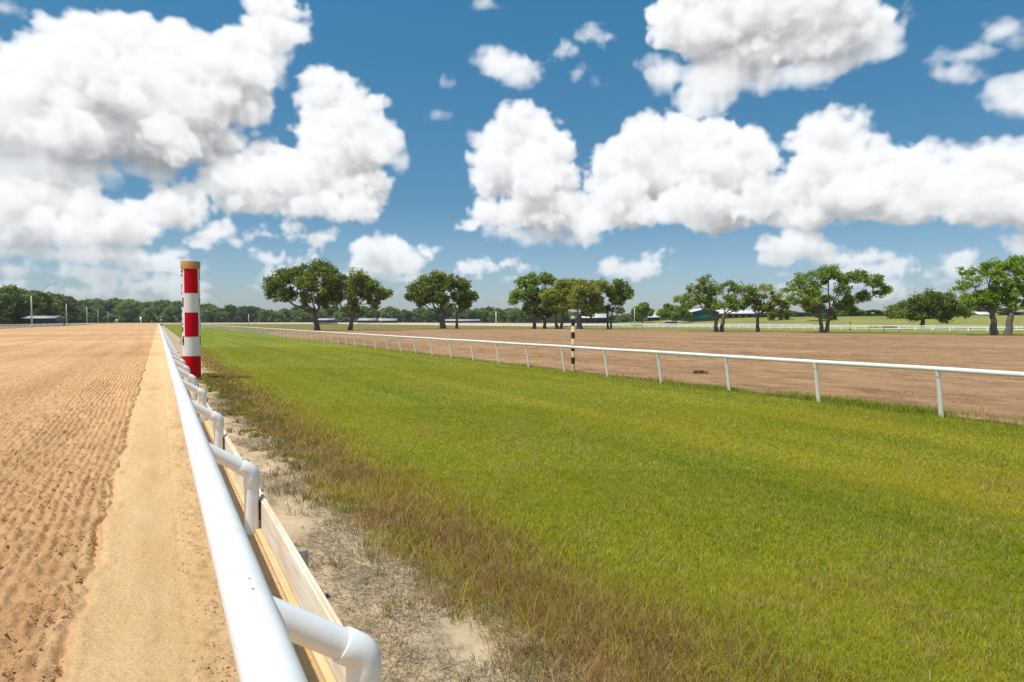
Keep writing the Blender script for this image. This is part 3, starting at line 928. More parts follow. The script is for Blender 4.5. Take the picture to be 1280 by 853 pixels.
# weeds under and behind the turf rail, stubble on the brown field
vp = []
for dens, dmin, dmax, w in ((1000, 6, 22, 0.014), (220, 22, 60, 0.030)):
    s, t = scatter(dens, 13.25, 15.6, -10, 62, dmin, dmax)
    cl = fbm(s * 1.5, t * 0.7, 81, 3)
    near = ss((24 - t) / 14.0)
    k = RNG.uniform(0, 1, len(s)) < np.clip((cl - 0.28) * 3.0, 0, 1) * (0.35 + 0.65 * near) * np.exp(-((s - 13.8) / 0.6) ** 2)
    s, t, near, cl = s[k], t[k], near[k], cl[k]; n = len(s)
    c = lerp((0.42, 0.33, 0.12), (0.27, 0.32, 0.03), np.clip(near + RNG.normal(0, 0.25, n), 0, 1))
    vp.append(blades('v', s, t, np.full(n, INF - 0.014), RNG.uniform(0.03, 0.13, n) * (0.5 + cl) * (0.6 + 0.6 * near), np.full(n, w * 0.8), RNG.uniform(0.2, 0.9, n), c, None))
for dens, dmin, dmax, w in ((26, 10, 30, 0.03), (7, 30, 70, 0.07)):
    s, t = scatter(dens, 15, 60, -20, 70, dmin, dmax)
    k = fbm(s * 0.4, t * 0.3, 83, 4) > 0.50
    s, t = s[k], t[k]; n = len(s)
    c = lerp((0.32, 0.19, 0.10), (0.56, 0.40, 0.24), RNG.uniform(0, 1, n))
    vp.append(blades('v', s, t, np.full(n, INF - 0.01), RNG.uniform(0.015, 0.05, n), np.full(n, w), RNG.uniform(1.5, 3.5, n), c, None, droop=0.1))
prop(join_blades('verge_weeds', vp, M['blade']), 'rough weeds and stubble growing along the foot of the turf rail', 'weeds', kind='stuff')


# ================================================================== RAILS
def copy_part(o, parent, loc, rz=None):
    c = o.copy(); COL.objects.link(c); c.parent = parent; c.location = loc
    if rz is not None: c.rotation_euler = (0, 0, rz)
    return c


# ---- running rail on goosenecks beside the sand track
RAIL_S, RAIL_Z, POST_S, PR, RR = 0.262, 0.741, 0.650, 0.0565, 0.078
running = prop(empty('running_rail', P(0, 0, 0), TH), 'thick white pipe running rail on gooseneck posts beside the orange sand track', 'rail')
path = oval(SCN - RAIL_S, -5, 120, 3.4)
keep = path[:, 1] < 520
pts = np.column_stack([path, np.full(len(path), RAIL_Z)])
pts[:, 0] += 0.004 * np.sin(np.arange(len(pts)) * 1.7); pts[:, 2] += 0.004 * np.sin(np.arange(len(pts)) * 2.3)
cut = int(np.argmax(path[:, 1]))
mb = MB(); mb.tube(pts[:cut], RR, 32); o = mb.build('rail', M['pvc'], running, True)

AB = math.radians(57)            # how far the elbow turns from upright
arm_dir = np.array((-math.sin(AB), 0, math.cos(AB)))
def goose(part):
    b = np.array((POST_S, 0, 0.492))
    bend = []
    R = 0.062
    # centreline round the elbow: vertical below, 45 degrees above
    c0 = b + np.array((0, 0, -R * math.tan(AB / 2)))
    for a in np.linspace(0, AB, 10):
        bend.append(c0 + np.array((-R * (1 - math.cos(a)), 0, R * math.sin(a))))
    bend = np.array(bend)
    m = MB()
    if part in ('post', 'all'):
        m.tube([(POST_S, 0, -0.10), (POST_S, 0, c0[2] - 0.045)], PR, 24)
    if part in ('elbow', 'all'):
        lo = np.array([c0 + np.array((0, 0, -0.075)), c0 + np.array((0, 0, -0.010))])
        hi = np.array([bend[-1] + arm_dir * 0.010, bend[-1] + arm_dir * 0.062])
        p = np.concatenate([lo[:1], lo[:1] + np.array((0, 0, 0.004)), lo[1:], bend[1:-1], hi[:1], hi[1:] - arm_dir * 0.004, hi[1:]])
        r = np.full(len(p), PR + 0.0065); r[0] = r[-1] = PR + 0.0045
        m.tube(p, r, 28)
    if part in ('arm', 'all'):
        e = np.array((RAIL_S, 0, RAIL_Z)) + np.array((0.03, 0, -0.017))
        m.tube([bend[-1] + arm_dir * 0.03, e], PR - 0.002, 24)
    me = m.mesh({'all': 'post'}.get(part, part), True)
    smooth_by_angle(me, 50)
    return me
g_post, g_elbow, g_arm, g_all = (goose(k) for k in ('post', 'elbow', 'arm', 'all'))
for me in (g_post, g_elbow, g_arm, g_all): me.materials.append(M['pvc'])
bk = MB(); bk.box((POST_S + 0.056, 0.0, 0.18), (0.014, 0.07, 0.15)); g_br = bk.mesh('bracket'); g_br.materials.append(M['dark_metal'])
sc_ = MB(); sc_.lathe([(0.0, 0.0), (0.005, 0.0), (0.004, 0.002), (0.0, 0.003)][::-1], 10); g_sc = sc_.mesh('screw'); g_sc.materials.append(M['screw'])
posts_t = [2.43 + 3.38 * k for k in range(-2, 150)]
for i, t in enumerate(posts_t[:100]):
    if i < 14:
        p = obj('post', g_post, None, running, (0, t, 0))
        obj('elbow', g_elbow, None, p); obj('arm', g_arm, None, p); obj('bracket', g_br, None, p)
        for dt in (-0.05, 0.05):
            obj('screw', g_sc, None, p, (RAIL_S + 0.004, dt, RAIL_Z + RR - 0.001))
    else:
        obj('post', g_all, None, running, (0, t, 0))
m = MB()
for t in posts_t[100:]:
    m.tube([(POST_S, t, -0.1), (POST_S, t, 0.52), (RAIL_S, t, RAIL_Z)], PR, 6)
prop(m.build('far_post', M['pvc'], running, True), kind='stuff')

# ---- kerb of boards between the track and the bare strip
kerb = prop(empty('wooden_kerb', P(0, 0, 0), TH), 'pale pine board kerb on edge behind the gooseneck posts', 'kerb')
POLE_S, POLE_T, POLE_R = 0.935, 24.15, 0.268
for i in range(len(posts_t) - 1):
    a, b = posts_t[i], posts_t[i + 1]
    if b > 190: break
    a2, b2 = a + 0.02, b + 0.012
    spans = [(a2, b2)] if not a < POLE_T < b else [(a2, POLE_T - 0.22), (POLE_T + 0.22, b2)]
    dz = 0.006 * math.sin(i * 2.1)
    for (u0, u1) in spans:
        if i < 30:
            m = MB(); m.box((0, 0, 0.055 + dz), (0.036, u1 - u0 - 0.02, 0.43)); m.box((0.007, 0, 0.275 + dz), (0.022, u1 - u0 - 0.025, 0.022))
            m.build('board', M['pale_wood'], kerb, False, (0.733, (u0 + u1) / 2, 0), bevel=0.003)
            m = MB(); m.box((0, 0, 0.012), (0.044, u1 - u0 - 0.16, 0.058))
            m.build('ledger', M['yellow_wood'], kerb, False, (0.690, (u0 + u1) / 2 + 0.05, 0), bevel=0.003)
        else:
            m = MB(); m.box((0, 0, 0.06), (0.036, u1 - u0 - 0.02, 0.42))
            m.build('board', M['pale_wood'], kerb, False, (0.733, (u0 + u1) / 2, 0))
    if i < 14:
        m = MB(); m.box((0, 0, 0.0), (0.088, 0.088, 0.44))
        m.build('stake', M['grey_wood'], kerb, False, (0.803, a + 2.12 if i == 2 else a + 2.0, 0), bevel=0.004)

# ---- turf rail on slanted posts, near side
turf_rail = prop(empty('turf_rail', P(0, 0, INF), TH), 'slim white rail on slightly slanted posts between the green turf and the brown field', 'rail')
TS, TZ, TLEAN = 13.54, 0.93, 0.17
m = MB()
tt = np.arange(-14, TURN, 2.78)
m.tube(np.column_stack([np.full(len(tt), TS - TLEAN) + 0.01 * np.sin(tt * 0.7), tt, TZ + 0.008 * np.sin(tt * 0.9)]), 0.05, 16)
m.build('rail', M['pvc'], turf_rail, True)
m = MB(); m.tube([(0, 0, -0.1), (-TLEAN * 0.72, 0, TZ * 0.72), (-TLEAN * 0.9, 0, TZ * 0.9)], [0.047, 0.043, 0.043], 12)
m.tube([(-TLEAN * 0.86, 0, TZ * 0.86), (-TLEAN, 0, TZ)], 0.050, 12)
me = m.mesh('post', True); me.materials.append(M['old_white']); smooth_by_angle(me)
tps = [7.92 + 2.78 * k for k in range(-5, 176)]
for t in tps[:100]: obj('post', me, None, turf_rail, (TS, t, 0))
m = MB()
for t in tps[100:]: m.tube([(TS, t, -0.1), (TS - TLEAN, t, TZ)], 0.045, 5)
prop(m.build('far_post', M['old_white'], turf_rail), kind='stuff')


def line_fence(name, label, pts, h, spacing, mat, near_key, rails=(1.0,), rr=0.055, pr=0.055):
    """a fence along pts (s,t) in track coordinates: rail, up to 100 separate posts, the rest as one"""
    root = prop(empty(name, P(0, 0, 0), TH), label, 'fence')
    pts = np.asarray(pts, float)
    zz = np.array([ground_z(s, t) for s, t in pts])
    for k in rails:
        m = MB(); m.tube(np.column_stack([pts, zz + h * k]), rr, 8); m.build('rail', mat, root, True)
    d = np.concatenate([[0], np.cumsum(np.linalg.norm(np.diff(pts, axis=0), axis=1))])
    q = np.arange(0, d[-1], spacing)
    ps = np.column_stack([np.interp(q, d, pts[:, 0]), np.interp(q, d, pts[:, 1])])
    X = ps[:, 0] * CT - ps[:, 1] * ST; Y = ps[:, 0] * ST + ps[:, 1] * CT
    vis = (Y > 5) & (np.abs(X / np.maximum(Y, 1)) < 0.80)
    order = np.argsort(np.where(vis, Y, 1e6))
    order = order[vis[order]]
    mm = MB(); mm.tube([(0, 0, -0.1), (0, 0, h)], pr, 8); me = mm.mesh('post', True); me.materials.append(mat)
    for i in order[:100]: obj('post', me, None, root, (ps[i, 0], ps[i, 1], ground_z(*ps[i])))
    rest = order[100:]
    if len(rest):
        m = MB()
        for i in rest: m.tube([(ps[i, 0], ps[i, 1], ground_z(*ps[i]) - 0.1), (ps[i, 0], ps[i, 1], ground_z(*ps[i]) + h)], pr, 4)
        prop(m.build('far_post', mat, root), kind='stuff')
    return root

far = oval(49.0, 0, -40, 10, 30); k = int(np.argmax(far[:, 1]))
line_fence('rail_fence', 'low white rail fence of the turf course running behind the row of trees', far[k - 14:], 0.95, 2.78, M['far_white'], None, rr=0.09, pr=0.08)
far2 = oval(62.8, 0, -60, 10, 30); k = int(np.argmax(far2[:, 1]))
line_fence('rail_fence', 'second white rail fence just beyond the low one, seen behind the row of trees', far2[k - 14:], 1.10, 3.38, M['far_white'], None, rails=(1.0, 0.5), rr=0.085, pr=0.08)
out = oval(98.2, 60, 130, 10, 40); k = int(np.argmax(out[:, 1]))
line_fence('rail_fence', 'white post and rail fence along the outer left edge of the orange sand track', out[:k + 1], 1.15, 2.4, M['far_white'], None, rails=(1.0, 0.45), rr=0.06, pr=0.07)
line_fence('rail_fence', 'pale thin fence line in front of the distant barns beyond the far track', out[k + 1:], 1.2, 5.0, M['far_white'], None, rr=0.08, pr=0.07)


# ================================================================== POLES
def arc_panel(m, r, a0, a1, z0, z1, n=20, th=0.004):
    a = np.linspace(a0, a1, n)
    for_in = [(r * math.cos(x), r * math.sin(x)) for x in a]
    for_out = [((r + th) * math.cos(x), (r + th) * math.sin(x)) for x in a]
    v = [(x, y, z0) for x, y in for_out] + [(x, y, z1) for x, y in for_out] + [(x, y, z0) for x, y in for_in] + [(x, y, z1) for x, y in for_in]
    q = []
    for i in range(n - 1):
        q += [(i, i + 1, n + i + 1, n + i), (2 * n + i, 2 * n + i + 1, i + 1, i), (n + i, n + i + 1, 3 * n + i + 1, 3 * n + i)]
    q += [(2 * n, 0, n, 3 * n), (n - 1, 3 * n - 1, 4 * n - 1, 2 * n - 1)]
    m.add(v, q)


def strokes_of(ch):
    """letter strokes in a unit box x -0.5..0.5, y 0..1"""
    a = np.linspace
    if ch == 'F': return [[(-.42, 0), (-.42, 1)], [(-.42, .92), (.45, .92)], [(-.42, .52), (.40, .52)]]
    if ch == 'I': return [[(0, 0), (0, 1)], [(-.30, .93), (.30, .93)], [(-.30, .07), (.30, .07)]]
    if ch == 'N': return [[(-.42, 0), (-.42, 1)], [(-.42, .97), (.42, .03)], [(.42, 0), (.42, 1)]]
    if ch == 'H': return [[(-.42, 0), (-.42, 1)], [(.42, 0), (.42, 1)], [(-.42, .5), (.42, .5)]]
    if ch == 'S':
        up = [(.36 * math.cos(x), .71 + .22 * math.sin(x)) for x in a(math.radians(25), math.radians(270), 14)]
        dn = [(.36 * math.cos(x), .29 + .22 * math.sin(x)) for x in a(math.radians(90), math.radians(-155), 14)]
        return [up + dn[1:]]
    return []


def letter(ch, r, a_mid, zc, wd, ht, sw, parent):
    m = MB()
    for st in strokes_of(ch):
        p = []
        for (x0, y0), (x1, y1) in zip(st[:-1], st[1:]):
            k = max(1, int(math.hypot((x1 - x0) * wd, (y1 - y0) * ht) / 0.02))
            for j in range(k): p.append((x0 + (x1 - x0) * j / k, y0 + (y1 - y0) * j / k))
        p.append(st[-1]); p = np.array(p) * np.array((wd, ht)) - np.array((0, ht / 2))
        d = np.gradient(p, axis=0); d /= np.linalg.norm(d, axis=1)[:, None] + 1e-9
        nn = np.column_stack([-d[:, 1], d[:, 0]]) * sw / 2
        v = []
        for rr in (r + 0.006, r + 0.002):
            for q_ in (p + nn, p - nn):
                ang = a_mid + q_[:, 0] / r
                v.append(np.column_stack([rr * np.cos(ang), rr * np.sin(ang), zc + q_[:, 1]]))
        k = len(p); v = np.concatenate(v); q = []
        for i in range(k - 1):
            q += [(i, k + i, k + i + 1, i + 1), (i, i + 1, 2 * k + i + 1, 2 * k + i), (k + i + 1, k + i, 3 * k + i, 3 * k + i + 1)]
        m.add(v, q)
    return m.build('letter', M['black'], parent)


Yp = POLE_S * ST + POLE_T * CT
pz = lambda y: EYE + (HORIZON - y) * Yp / F          # pixel height in the photograph -> metres at the pole
pole = prop(empty('finish_pole', P(POLE_S, POLE_T, INF), TH), 'thick round red and white finish pole with a tan cap beside the running rail', 'pole')
zz = lambda y: pz(y) - INF
m = MB(); m.lathe([(0, zz(331)), (POLE_R, zz(331)), (POLE_R, -0.1), (0, -0.1)][::-1], 48)
o = m.build('shaft', M['pole_white'], pole, True); smooth_by_angle(o.data)
for ya, yb in ((337, 367), (391, 421)):
    for mid in (-math.pi / 2 + 0.03, math.pi / 2 + 0.03):
        m = MB(); arc_panel(m, POLE_R, mid - 0.82, mid + 0.82, zz(yb), zz(ya))
        o = m.build('red_panel', M['pole_red'], pole, True); smooth_by_angle(o.data)
m = MB(); m.lathe([(POLE_R + 0.004, zz(445)), (POLE_R + 0.004, -0.08), ][::-1], 48); m.lathe([(POLE_R - 0.01, zz(445)), (POLE_R + 0.004, zz(445))][::-1], 48)
o = m.build('red_band', M['pole_red'], pole, True); smooth_by_angle(o.data)
m = MB(); m.lathe([(0, zz(327.4)), (POLE_R + 0.012, zz(327.4)), (POLE_R + 0.02, zz(328)), (POLE_R + 0.02, zz(337)), (POLE_R - 0.02, zz(337))][::-1], 48)
o = m.build('cap', M['cap_tan'], pole, True); smooth_by_angle(o.data)
for ch, yc in zip('FINISH', (345, 362.5, 378.5, 394, 409.5, 426)):
    for mid in (math.pi, 0.22):
        letter(ch, POLE_R, mid, zz(yc), 0.33, 11.5 * Yp / F, 0.062, pole)


def striped_pole(label, s, t, z, h, r, nb, group=None):
    root = prop(empty('striped_pole', P(s, t, z), TH), label, 'pole', group)
    bh = h * 0.93 / nb
    m = MB(); m.lathe([(0, h * 0.95), (r * 0.97, h * 0.95), (r * 0.97, -0.15)][::-1], 20); m.build('shaft', M['cream'], root, True)
    for i in range(nb):
        if i % 2 == 1:
            m = MB(); z0 = h * 0.01 + i * bh; m.lathe([(r * 0.9, z0), (r, z0), (r, z0 + bh), (r * 0.9, z0 + bh)], 20)
            o = m.build('black_band', M['black'], root, True); smooth_by_angle(o.data)
    m = MB(); m.lathe([(0, h), (r * 1.0, h * 0.995), (r * 1.28, h * 0.975), (r * 1.28, h * 0.955), (r * 0.9, h * 0.94)][::-1], 20); o = m.build('cap', M['cream_cap'], root, True)
    return root
striped_pole('black and cream striped pole standing just behind the turf rail', 14.05, 17.5 + (25.9 - 22.4) * 0.0, INF, 2.06, 0.075, 8)


def st_at(x, Y):
    return ST_of((x - 640) / F * Y, Y)
def on_line(x, s):
    """(s,t) of the point of line s that shows at picture column x"""
    k = (x - 640) / F
    Y = s / (k * CT + ST)
    return ST_of(k * Y, Y) + (Y,)

# put the near striped pole at its column
striped = [o for o in bpy.data.objects if o.name == 'striped_pole'][0]
s_, t_, Y_ = on_line(716.3, 13.98); striped.location = P(s_, t_, INF)
s_, t_, Y_ = on_line(1062.5, 113.2); striped_pole('small striped pole far off between the broad trees at the white fence', s_, t_, ground_z(s_, t_), 1.9, 0.12, 6)
s_, t_ = 0.95, 268.0; striped_pole('tiny dark and white striped pole at the far end of the running rail', s_, t_, INF, 3.6, 0.22, 6)


def light_pole(label, s, t, h, r, group, mat=None):
    root = MB(); z = ground_z(s, t)
    root.tube([(0, 0, -0.2), (0, 0, h * 0.6), (0, 0, h)], [r, r * 0.8, r * 0.6], 8)
    return prop(root.build('utility_pole', mat or M['concrete_pole'], None, True, P(s, t, z)), label, 'pole', group)
for x, h, lab in ((40, 10.3, 'tall pale pole, leftmost and tallest of those along the outer fence of the sand track'), (83.5, 10.0, 'pale pole second from the left along the outer fence of the sand track'),
                  (109, 10.0, 'pale pole third from the left along the outer fence of the sand track'), (123, 10.1, 'pale pole fourth from the left along the outer fence of the sand track'),
                  (135.5, 10.2, 'pale pole fifth from the left along the outer fence of the sand track'), (148, 11.0, 'pale pole farthest down the outer fence, beside the far end of the sand track')):
    s_, t_, Y_ = on_line(x, -36.2)
    light_pole(lab, s_, t_, h, 0.26 if x < 60 else 0.30, 'poles along the outer fence')
for x, Y, h, r, lab in ((311, 470, 7.0, 0.32, 'short white pole before the treeline just right of the finish pole'), (476, 420, 4.5, 0.28, 'small white pole before the white roofed barn'),
                        (620, 330, 7.0, 0.25, 'thin white pole before the treeline left of the willowy olive tree'), (793, 205, 6.0, 0.13, 'thin white pole just right of the slim dark tree'),
                        (1236.8, 107, 3.7, 0.09, 'white pole close to the double trunk of the bright green tree')):
    s_, t_ = st_at(x, Y); light_pole(lab, s_, t_, h, r, 'white poles about the infield', M['far_white'])

# street lamp reaching over the trees on the left
s_, t_ = st_at(54, 325)
lamp = prop(empty('street_lamp', P(s_, t_, ground_z(s_, t_))), 'grey street lamp with a curved arm rising above the left trees', 'street lamp')
k = 325 / F
m = MB(); top = 1.9 + (402.5 - 363) * k
m.tube([(0, 0, 0), (0, 0, top)], [0.16, 0.09], 8); m.build('post', M['galv'], lamp, True)
m = MB(); m.tube([(0, 0, top - 0.3), (1.2, 0, top + 1.1), (2.9, 0, top + 2.2), (4.8, 0, top + 2.9), (6.4, 0, top + 3.0)], 0.11, 8); m.build('arm', M['galv'], lamp, True)
m = MB(); m.lathe([(0, -0.12), (0.26, -0.10), (0.34, 0.02), (0.20, 0.13), (0, 0.16)], 12); o = m.build('lamp_head', M['galv'], lamp, True, (6.9, 0, top + 2.95)); o.scale = (2.2, 1, 1)

# two tiny white uprights at the end of the track
for x, Y, h, w, lab in ((176.2, 520, 5.5, 1.4, 'small white upright board at the far end of the sand track'), (146, 560, 4.0, 1.3, 'tiny white board by the far end of the outer fence')):
    s_, t_ = st_at(x, Y)
    r = prop(empty('marker_board', P(s_, t_, ground_z(s_, t_))), lab, 'marker')
    m = MB(); m.box((0, 0, h * 0.66), (w, 0.15, h * 0.68)); m.build('board', M['far_white'], r)
    m = MB(); m.box((0, 0, h * 0.15), (w * 0.35, 0.12, h * 0.36)); m.build('post', M['cream'], r)


# ================================================================== BARNS AND TRAILER
def barn(label, x0, x1, Y, base_y, eave_y, ridge_y, wall, roof, openings=4, depth=12.0, yaw=0.0, gable_front=False):
    xc = (x0 + x1) / 2
    s_, t_ = st_at(xc, Y)
    z = ground_z(s_, t_)
    W = (x1 - x0) / F * Y
    He = EYE + (HORIZON - eave_y) * Y / F - z
    Hr = EYE + (HORIZON - ridge_y) * Y / F - z
    root = prop(empty('barn', P(s_, t_, z), yaw), label, 'barn')
    m = MB(); m.box((0, 0, He / 2 - 0.2), (W * 0.97, depth, He + 0.4))
    if gable_front:
        y0, y1 = -depth / 2, depth / 2; w = W * 0.97 / 2
        m.add([(-w, y0, He), (w, y0, He), (0, y0, Hr - 0.1), (-w, y1, He), (w, y1, He), (0, y1, Hr - 0.1)], (), [(0, 1, 2), (4, 3, 5)])
    m.build('wall', wall, root)
    m = MB(); th = 0.18; ov = 0.7
    if gable_front:
        w = W / 2 + 0.2; y0, y1 = -depth / 2 - ov, depth / 2 + ov
        for sg in (-1, 1):
            v = [(sg * w, y0, He - 0.1), (0, y0, Hr), (0, y1, Hr), (sg * w, y1, He - 0.1)]
            v += [(a, b, c + th) for a, b, c in v]
            m.add(v, [(0, 1, 2, 3), (4, 7, 6, 5), (0, 4, 5, 1), (2, 6, 7, 3), (0, 3, 7, 4)])
    else:
        y0 = depth / 2 + ov
        for sg in (-1, 1):
            v = [(-W / 2, sg * y0, He - 0.1), (W / 2, sg * y0, He - 0.1), (W / 2, 0, Hr), (-W / 2, 0, Hr)]
            v += [(a, b, c + th) for a, b, c in v]
            m.add(v, [(0, 3, 2, 1), (4, 5, 6, 7), (0, 1, 5, 4), (1, 2, 6, 5), (3, 0, 4, 7)])
    m.build('roof', roof, root)
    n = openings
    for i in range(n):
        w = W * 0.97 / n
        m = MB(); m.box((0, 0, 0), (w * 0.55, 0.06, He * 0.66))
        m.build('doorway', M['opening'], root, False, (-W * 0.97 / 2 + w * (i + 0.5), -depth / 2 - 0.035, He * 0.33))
    return root
barn('white roofed barn half hidden under the trees at the far left', 32, 76, 285, 404, 398.2, 395.6, M['barn_dark'], M['dull_roof'], 6, 6)
barn('low open shed with a grey roof where the sand track ends', 182, 199, 720, 402, 396.5, 392, M['barn_dark'], M['grey_roof'], 3, 14)
barn('small white roofed barn seen between the trunks of the two tall trees', 399, 420, 520, 403, 400.4, 398.4, M['barn_dark'], M['dull_roof'], 4)
barn('white roofed barn just right of the pair of tall trees', 449, 471, 500, 404, 400.8, 398.2, M['barn_dark'], M['dull_roof'], 4)
barn('white roofed barn with a small pale pole before it, right of the tall pair', 473, 497, 520, 404, 401.0, 398.6, M['barn_dark'], M['dull_roof'], 4)
barn('low dark barn behind the leaning dark tree left of centre', 552, 600, 460, 404, 401.4, 399.6, M['barn_dark'], M['dull_roof'], 6)
barn('pale roofed barn behind the willowy olive trees', 722, 758, 400, 404, 397.5, 392.5, M['barn_dark'], M['white_roof'], 5)
barn('pale roofed shed between the small round tree and the low bush', 806, 822, 380, 404, 397, 390.5, M['barn_dark'], M['white_roof'], 2)
barn('dark green metal barn with a shallow gable left of the forked tree', 857, 891, 322, 399, 390.8, 386.6, M['barn_green'], M['white_roof'], 0, 20, 0.0, True)
barn('long brown barn with a white roof behind the forked tree', 886, 968, 345, 398, 392.3, 388.2, M['barn_brown'], M['white_roof'], 10, 14)
barn('distant white roofed barn between the dome shaped tree and the bright green tree', 1212, 1236, 330, 396, 393.5, 390.5, M['barn_brown'], M['white_roof'], 3)

s_, t_ = st_at(838, 250)
tr = prop(empty('horse_trailer', P(s_, t_, ground_z(s_, t_) + 0.02)), 'grey trailer parked before the low bush left of the green barn', 'trailer')
m = MB(); m.box((0, 0, 1.30), (5.2, 2.1, 1.5)); m.build('body', M['trailer'], tr, bevel=0.15)
m = MB(); m.box((0, -1.08, 1.62), (4.2, 0.05, 0.45)); m.build('window_strip', M['opening'], tr)
m = MB(); m.box((0, 0, 0.52), (5.0, 1.8, 0.14)); m.build('chassis', M['black'], tr)
for x in (-0.6, 0.5):
    for y in (-0.95, 0.95):
        m = MB(); m.tube([(0, -0.12, 0), (0, 0.12, 0)], 0.38, 16); m.build('wheel', M['tyre'], tr, True, (x, y, 0.36))


# ================================================================== TREES
def leaf_cloud(rng, cents, rads, per, size, flat=0.75):
    """quads scattered round clump centres; returns verts, per-clump index"""
    n = len(cents)
    idx = np.repeat(np.arange(n), per)
    d = rng.normal(size=(len(idx), 3)); d /= np.linalg.norm(d, axis=1)[:, None]
    rr = rng.uniform(0, 1, len(idx)) ** 0.45
    p = cents[idx] + d * rr[:, None] * rads[idx][:, None] * np.array((1, 1, flat))
    nrm = rng.normal(size=(len(idx), 3)) * 0.75 + d * 0.55 + np.array((0, 0, 0.45)); nrm /= np.linalg.norm(nrm, axis=1)[:, None]
    ref = rng.normal(size=(len(idx), 3))
    u = np.cross(nrm, ref); u /= np.linalg.norm(u, axis=1)[:, None] + 1e-9
    w = np.cross(nrm, u)
    L = size * rng.uniform(0.6, 1.3, len(idx))[:, None]
    V = np.stack([p - u * L * 0.62, p - w * L * 0.36 + nrm * L * 0.08, p + u * L * 0.62, p + w * L * 0.36 + nrm * L * 0.08], 1)
    return V.reshape(-1, 3), idx


def limb(m, rng, a, b, r0, r1, sag=0.15, n=7, k=6):
    a = np.asarray(a, float); b = np.asarray(b, float)
    L = np.linalg.norm(b - a)
    f = np.linspace(0, 1, n)[:, None]
    mid = (a + b) / 2 + np.array((0, 0, 1)) * L * sag * -0.3 + rng.normal(size=3) * L * 0.09
    mid[:2] += (b - a)[:2] * 0.10
    p = (1 - f) ** 2 * a + 2 * f * (1 - f) * mid + f ** 2 * b
    p[1:-1] += rng.normal(size=(n - 2, 3)) * L * 0.018
    m.tube(p, np.linspace(r0, r1, n), k, False)
    return p


def grow(name, rng, lobes, fork_h, r0, stems=1, per=30, size=0.34, clump=0.85, dens=1.0, tone=((0.030, 0.052, 0.012), (0.085, 0.115, 0.022)), flat=0.7, lean=(0, 0), spread=0.5):
    """lobes: (x,y,z,r) metres from the tree's foot -> trunk mesh, crown mesh"""
    m = MB()
    lobes = [np.array(l, float) for l in lobes]
    top = []
    for k in range(stems):
        off = np.array(((k - (stems - 1) / 2) * r0 * 1.7, rng.normal() * 0.2, 0)) if stems > 1 else np.zeros(3)
        tip = np.array((off[0] * (1 + spread * 2) + lean[0], off[1] + lean[1], fork_h))
        f = np.linspace(0, 1, 7)[:, None]
        p = off * (1 - f) + tip * f; p[1:-1, :2] += rng.normal(size=(5, 2)) * r0 * 0.12
        p[0, 2] = -0.3
        rad = r0 * np.array((1.25, 1.0, 0.88, 0.82, 0.78, 0.74, 0.70)) / (1 if stems == 1 else 1.35)
        m.tube(p, rad, 9, False)
        top.append((p[-1], rad[-1]))
    cents = []; rads = []; tones = []
    order = list(np.argsort([-l[3] + rng.uniform(0, 0.4) * l[3] for l in lobes]))
    main = []
    for i in order:
        if len(main) >= 5 * max(1, stems - 0.4): break
        if all(np.linalg.norm(lobes[i][:2] - lobes[k][:2]) > 1.1 * lobes[i][3] for k in main): main.append(i)
    paths = []
    for i in main + [i for i in order if i not in main]:
        l = lobes[i]; c, r = l[:3], l[3]
        j = int(np.argmin([abs(t[0][0] - c[0]) for t in top]))
        st, rr = top[j]
        if i in main or not paths:
            start = st + np.array((0, 0, -rng.uniform(0.0, 0.12) * fork_h))
            p = limb(m, rng, start, c - np.array((0, 0, r * 0.2)), rr * rng.uniform(0.50, 0.66), max(0.04, rr * 0.12), sag=0.35, n=9)
            paths.append(p)
        else:
            cand = np.concatenate([q[3:8] for q in paths])
            d = np.linalg.norm(cand - c, axis=1) + 2.0 * np.maximum(0, cand[:, 2] - c[2])
            p = limb(m, rng, cand[int(np.argmin(d))], c - np.array((0, 0, r * 0.2)), rr * rng.uniform(0.20, 0.30), max(0.03, rr * 0.07))
        nc = max(6, int(dens * 27 * (r / 2.0) ** 1.7))
        lt = rng.normal(0, 0.16)
        for i in range(nc):
            d = rng.normal(size=3); d /= np.linalg.norm(d)
            q = c + d * np.array((1, 1, flat)) * r * rng.uniform(0.25, 1.0) ** 0.55
            cr = clump * rng.uniform(0.6, 1.35) * min(1.0, 0.5 + r / 4)
            cents.append(q); rads.append(cr); tones.append(lt + rng.normal(0, 0.20))
            if i % 2 == 0:
                a = p[rng.integers(3, len(p))]
                m.tube([a, (a + q) / 2 + rng.normal(size=3) * 0.12, q], [max(0.025, rr * 0.07), 0.025, 0.012], 4, False)
    cents = np.array(cents); rads = np.array(rads); tones = np.array(tones)
    V, idx = leaf_cloud(rng, cents, rads, per, size)
    f = np.clip(0.45 + tones[idx] + rng.normal(0, 0.15, len(idx)), 0, 1)
    C = lerp(tone[0], tone[1], f)
    crown = mesh_np('crown', V, np.arange(len(V)).reshape(-1, 4), False, np.repeat(C, 4, 0))
    crown.materials.append(M['leaf'])
    tm = m.mesh('trunk', True); tm.materials.append(M['bark'])
    return tm, crown


DARK = ((0.111, 0.151, 0.032), (0.312, 0.353, 0.072))
MID = ((0.134, 0.201, 0.030), (0.362, 0.453, 0.077))
OLIVE = ((0.201, 0.226, 0.044), (0.453, 0.473, 0.100))
BRIGHT = ((0.180, 0.285, 0.026), (0.450, 0.580, 0.070))


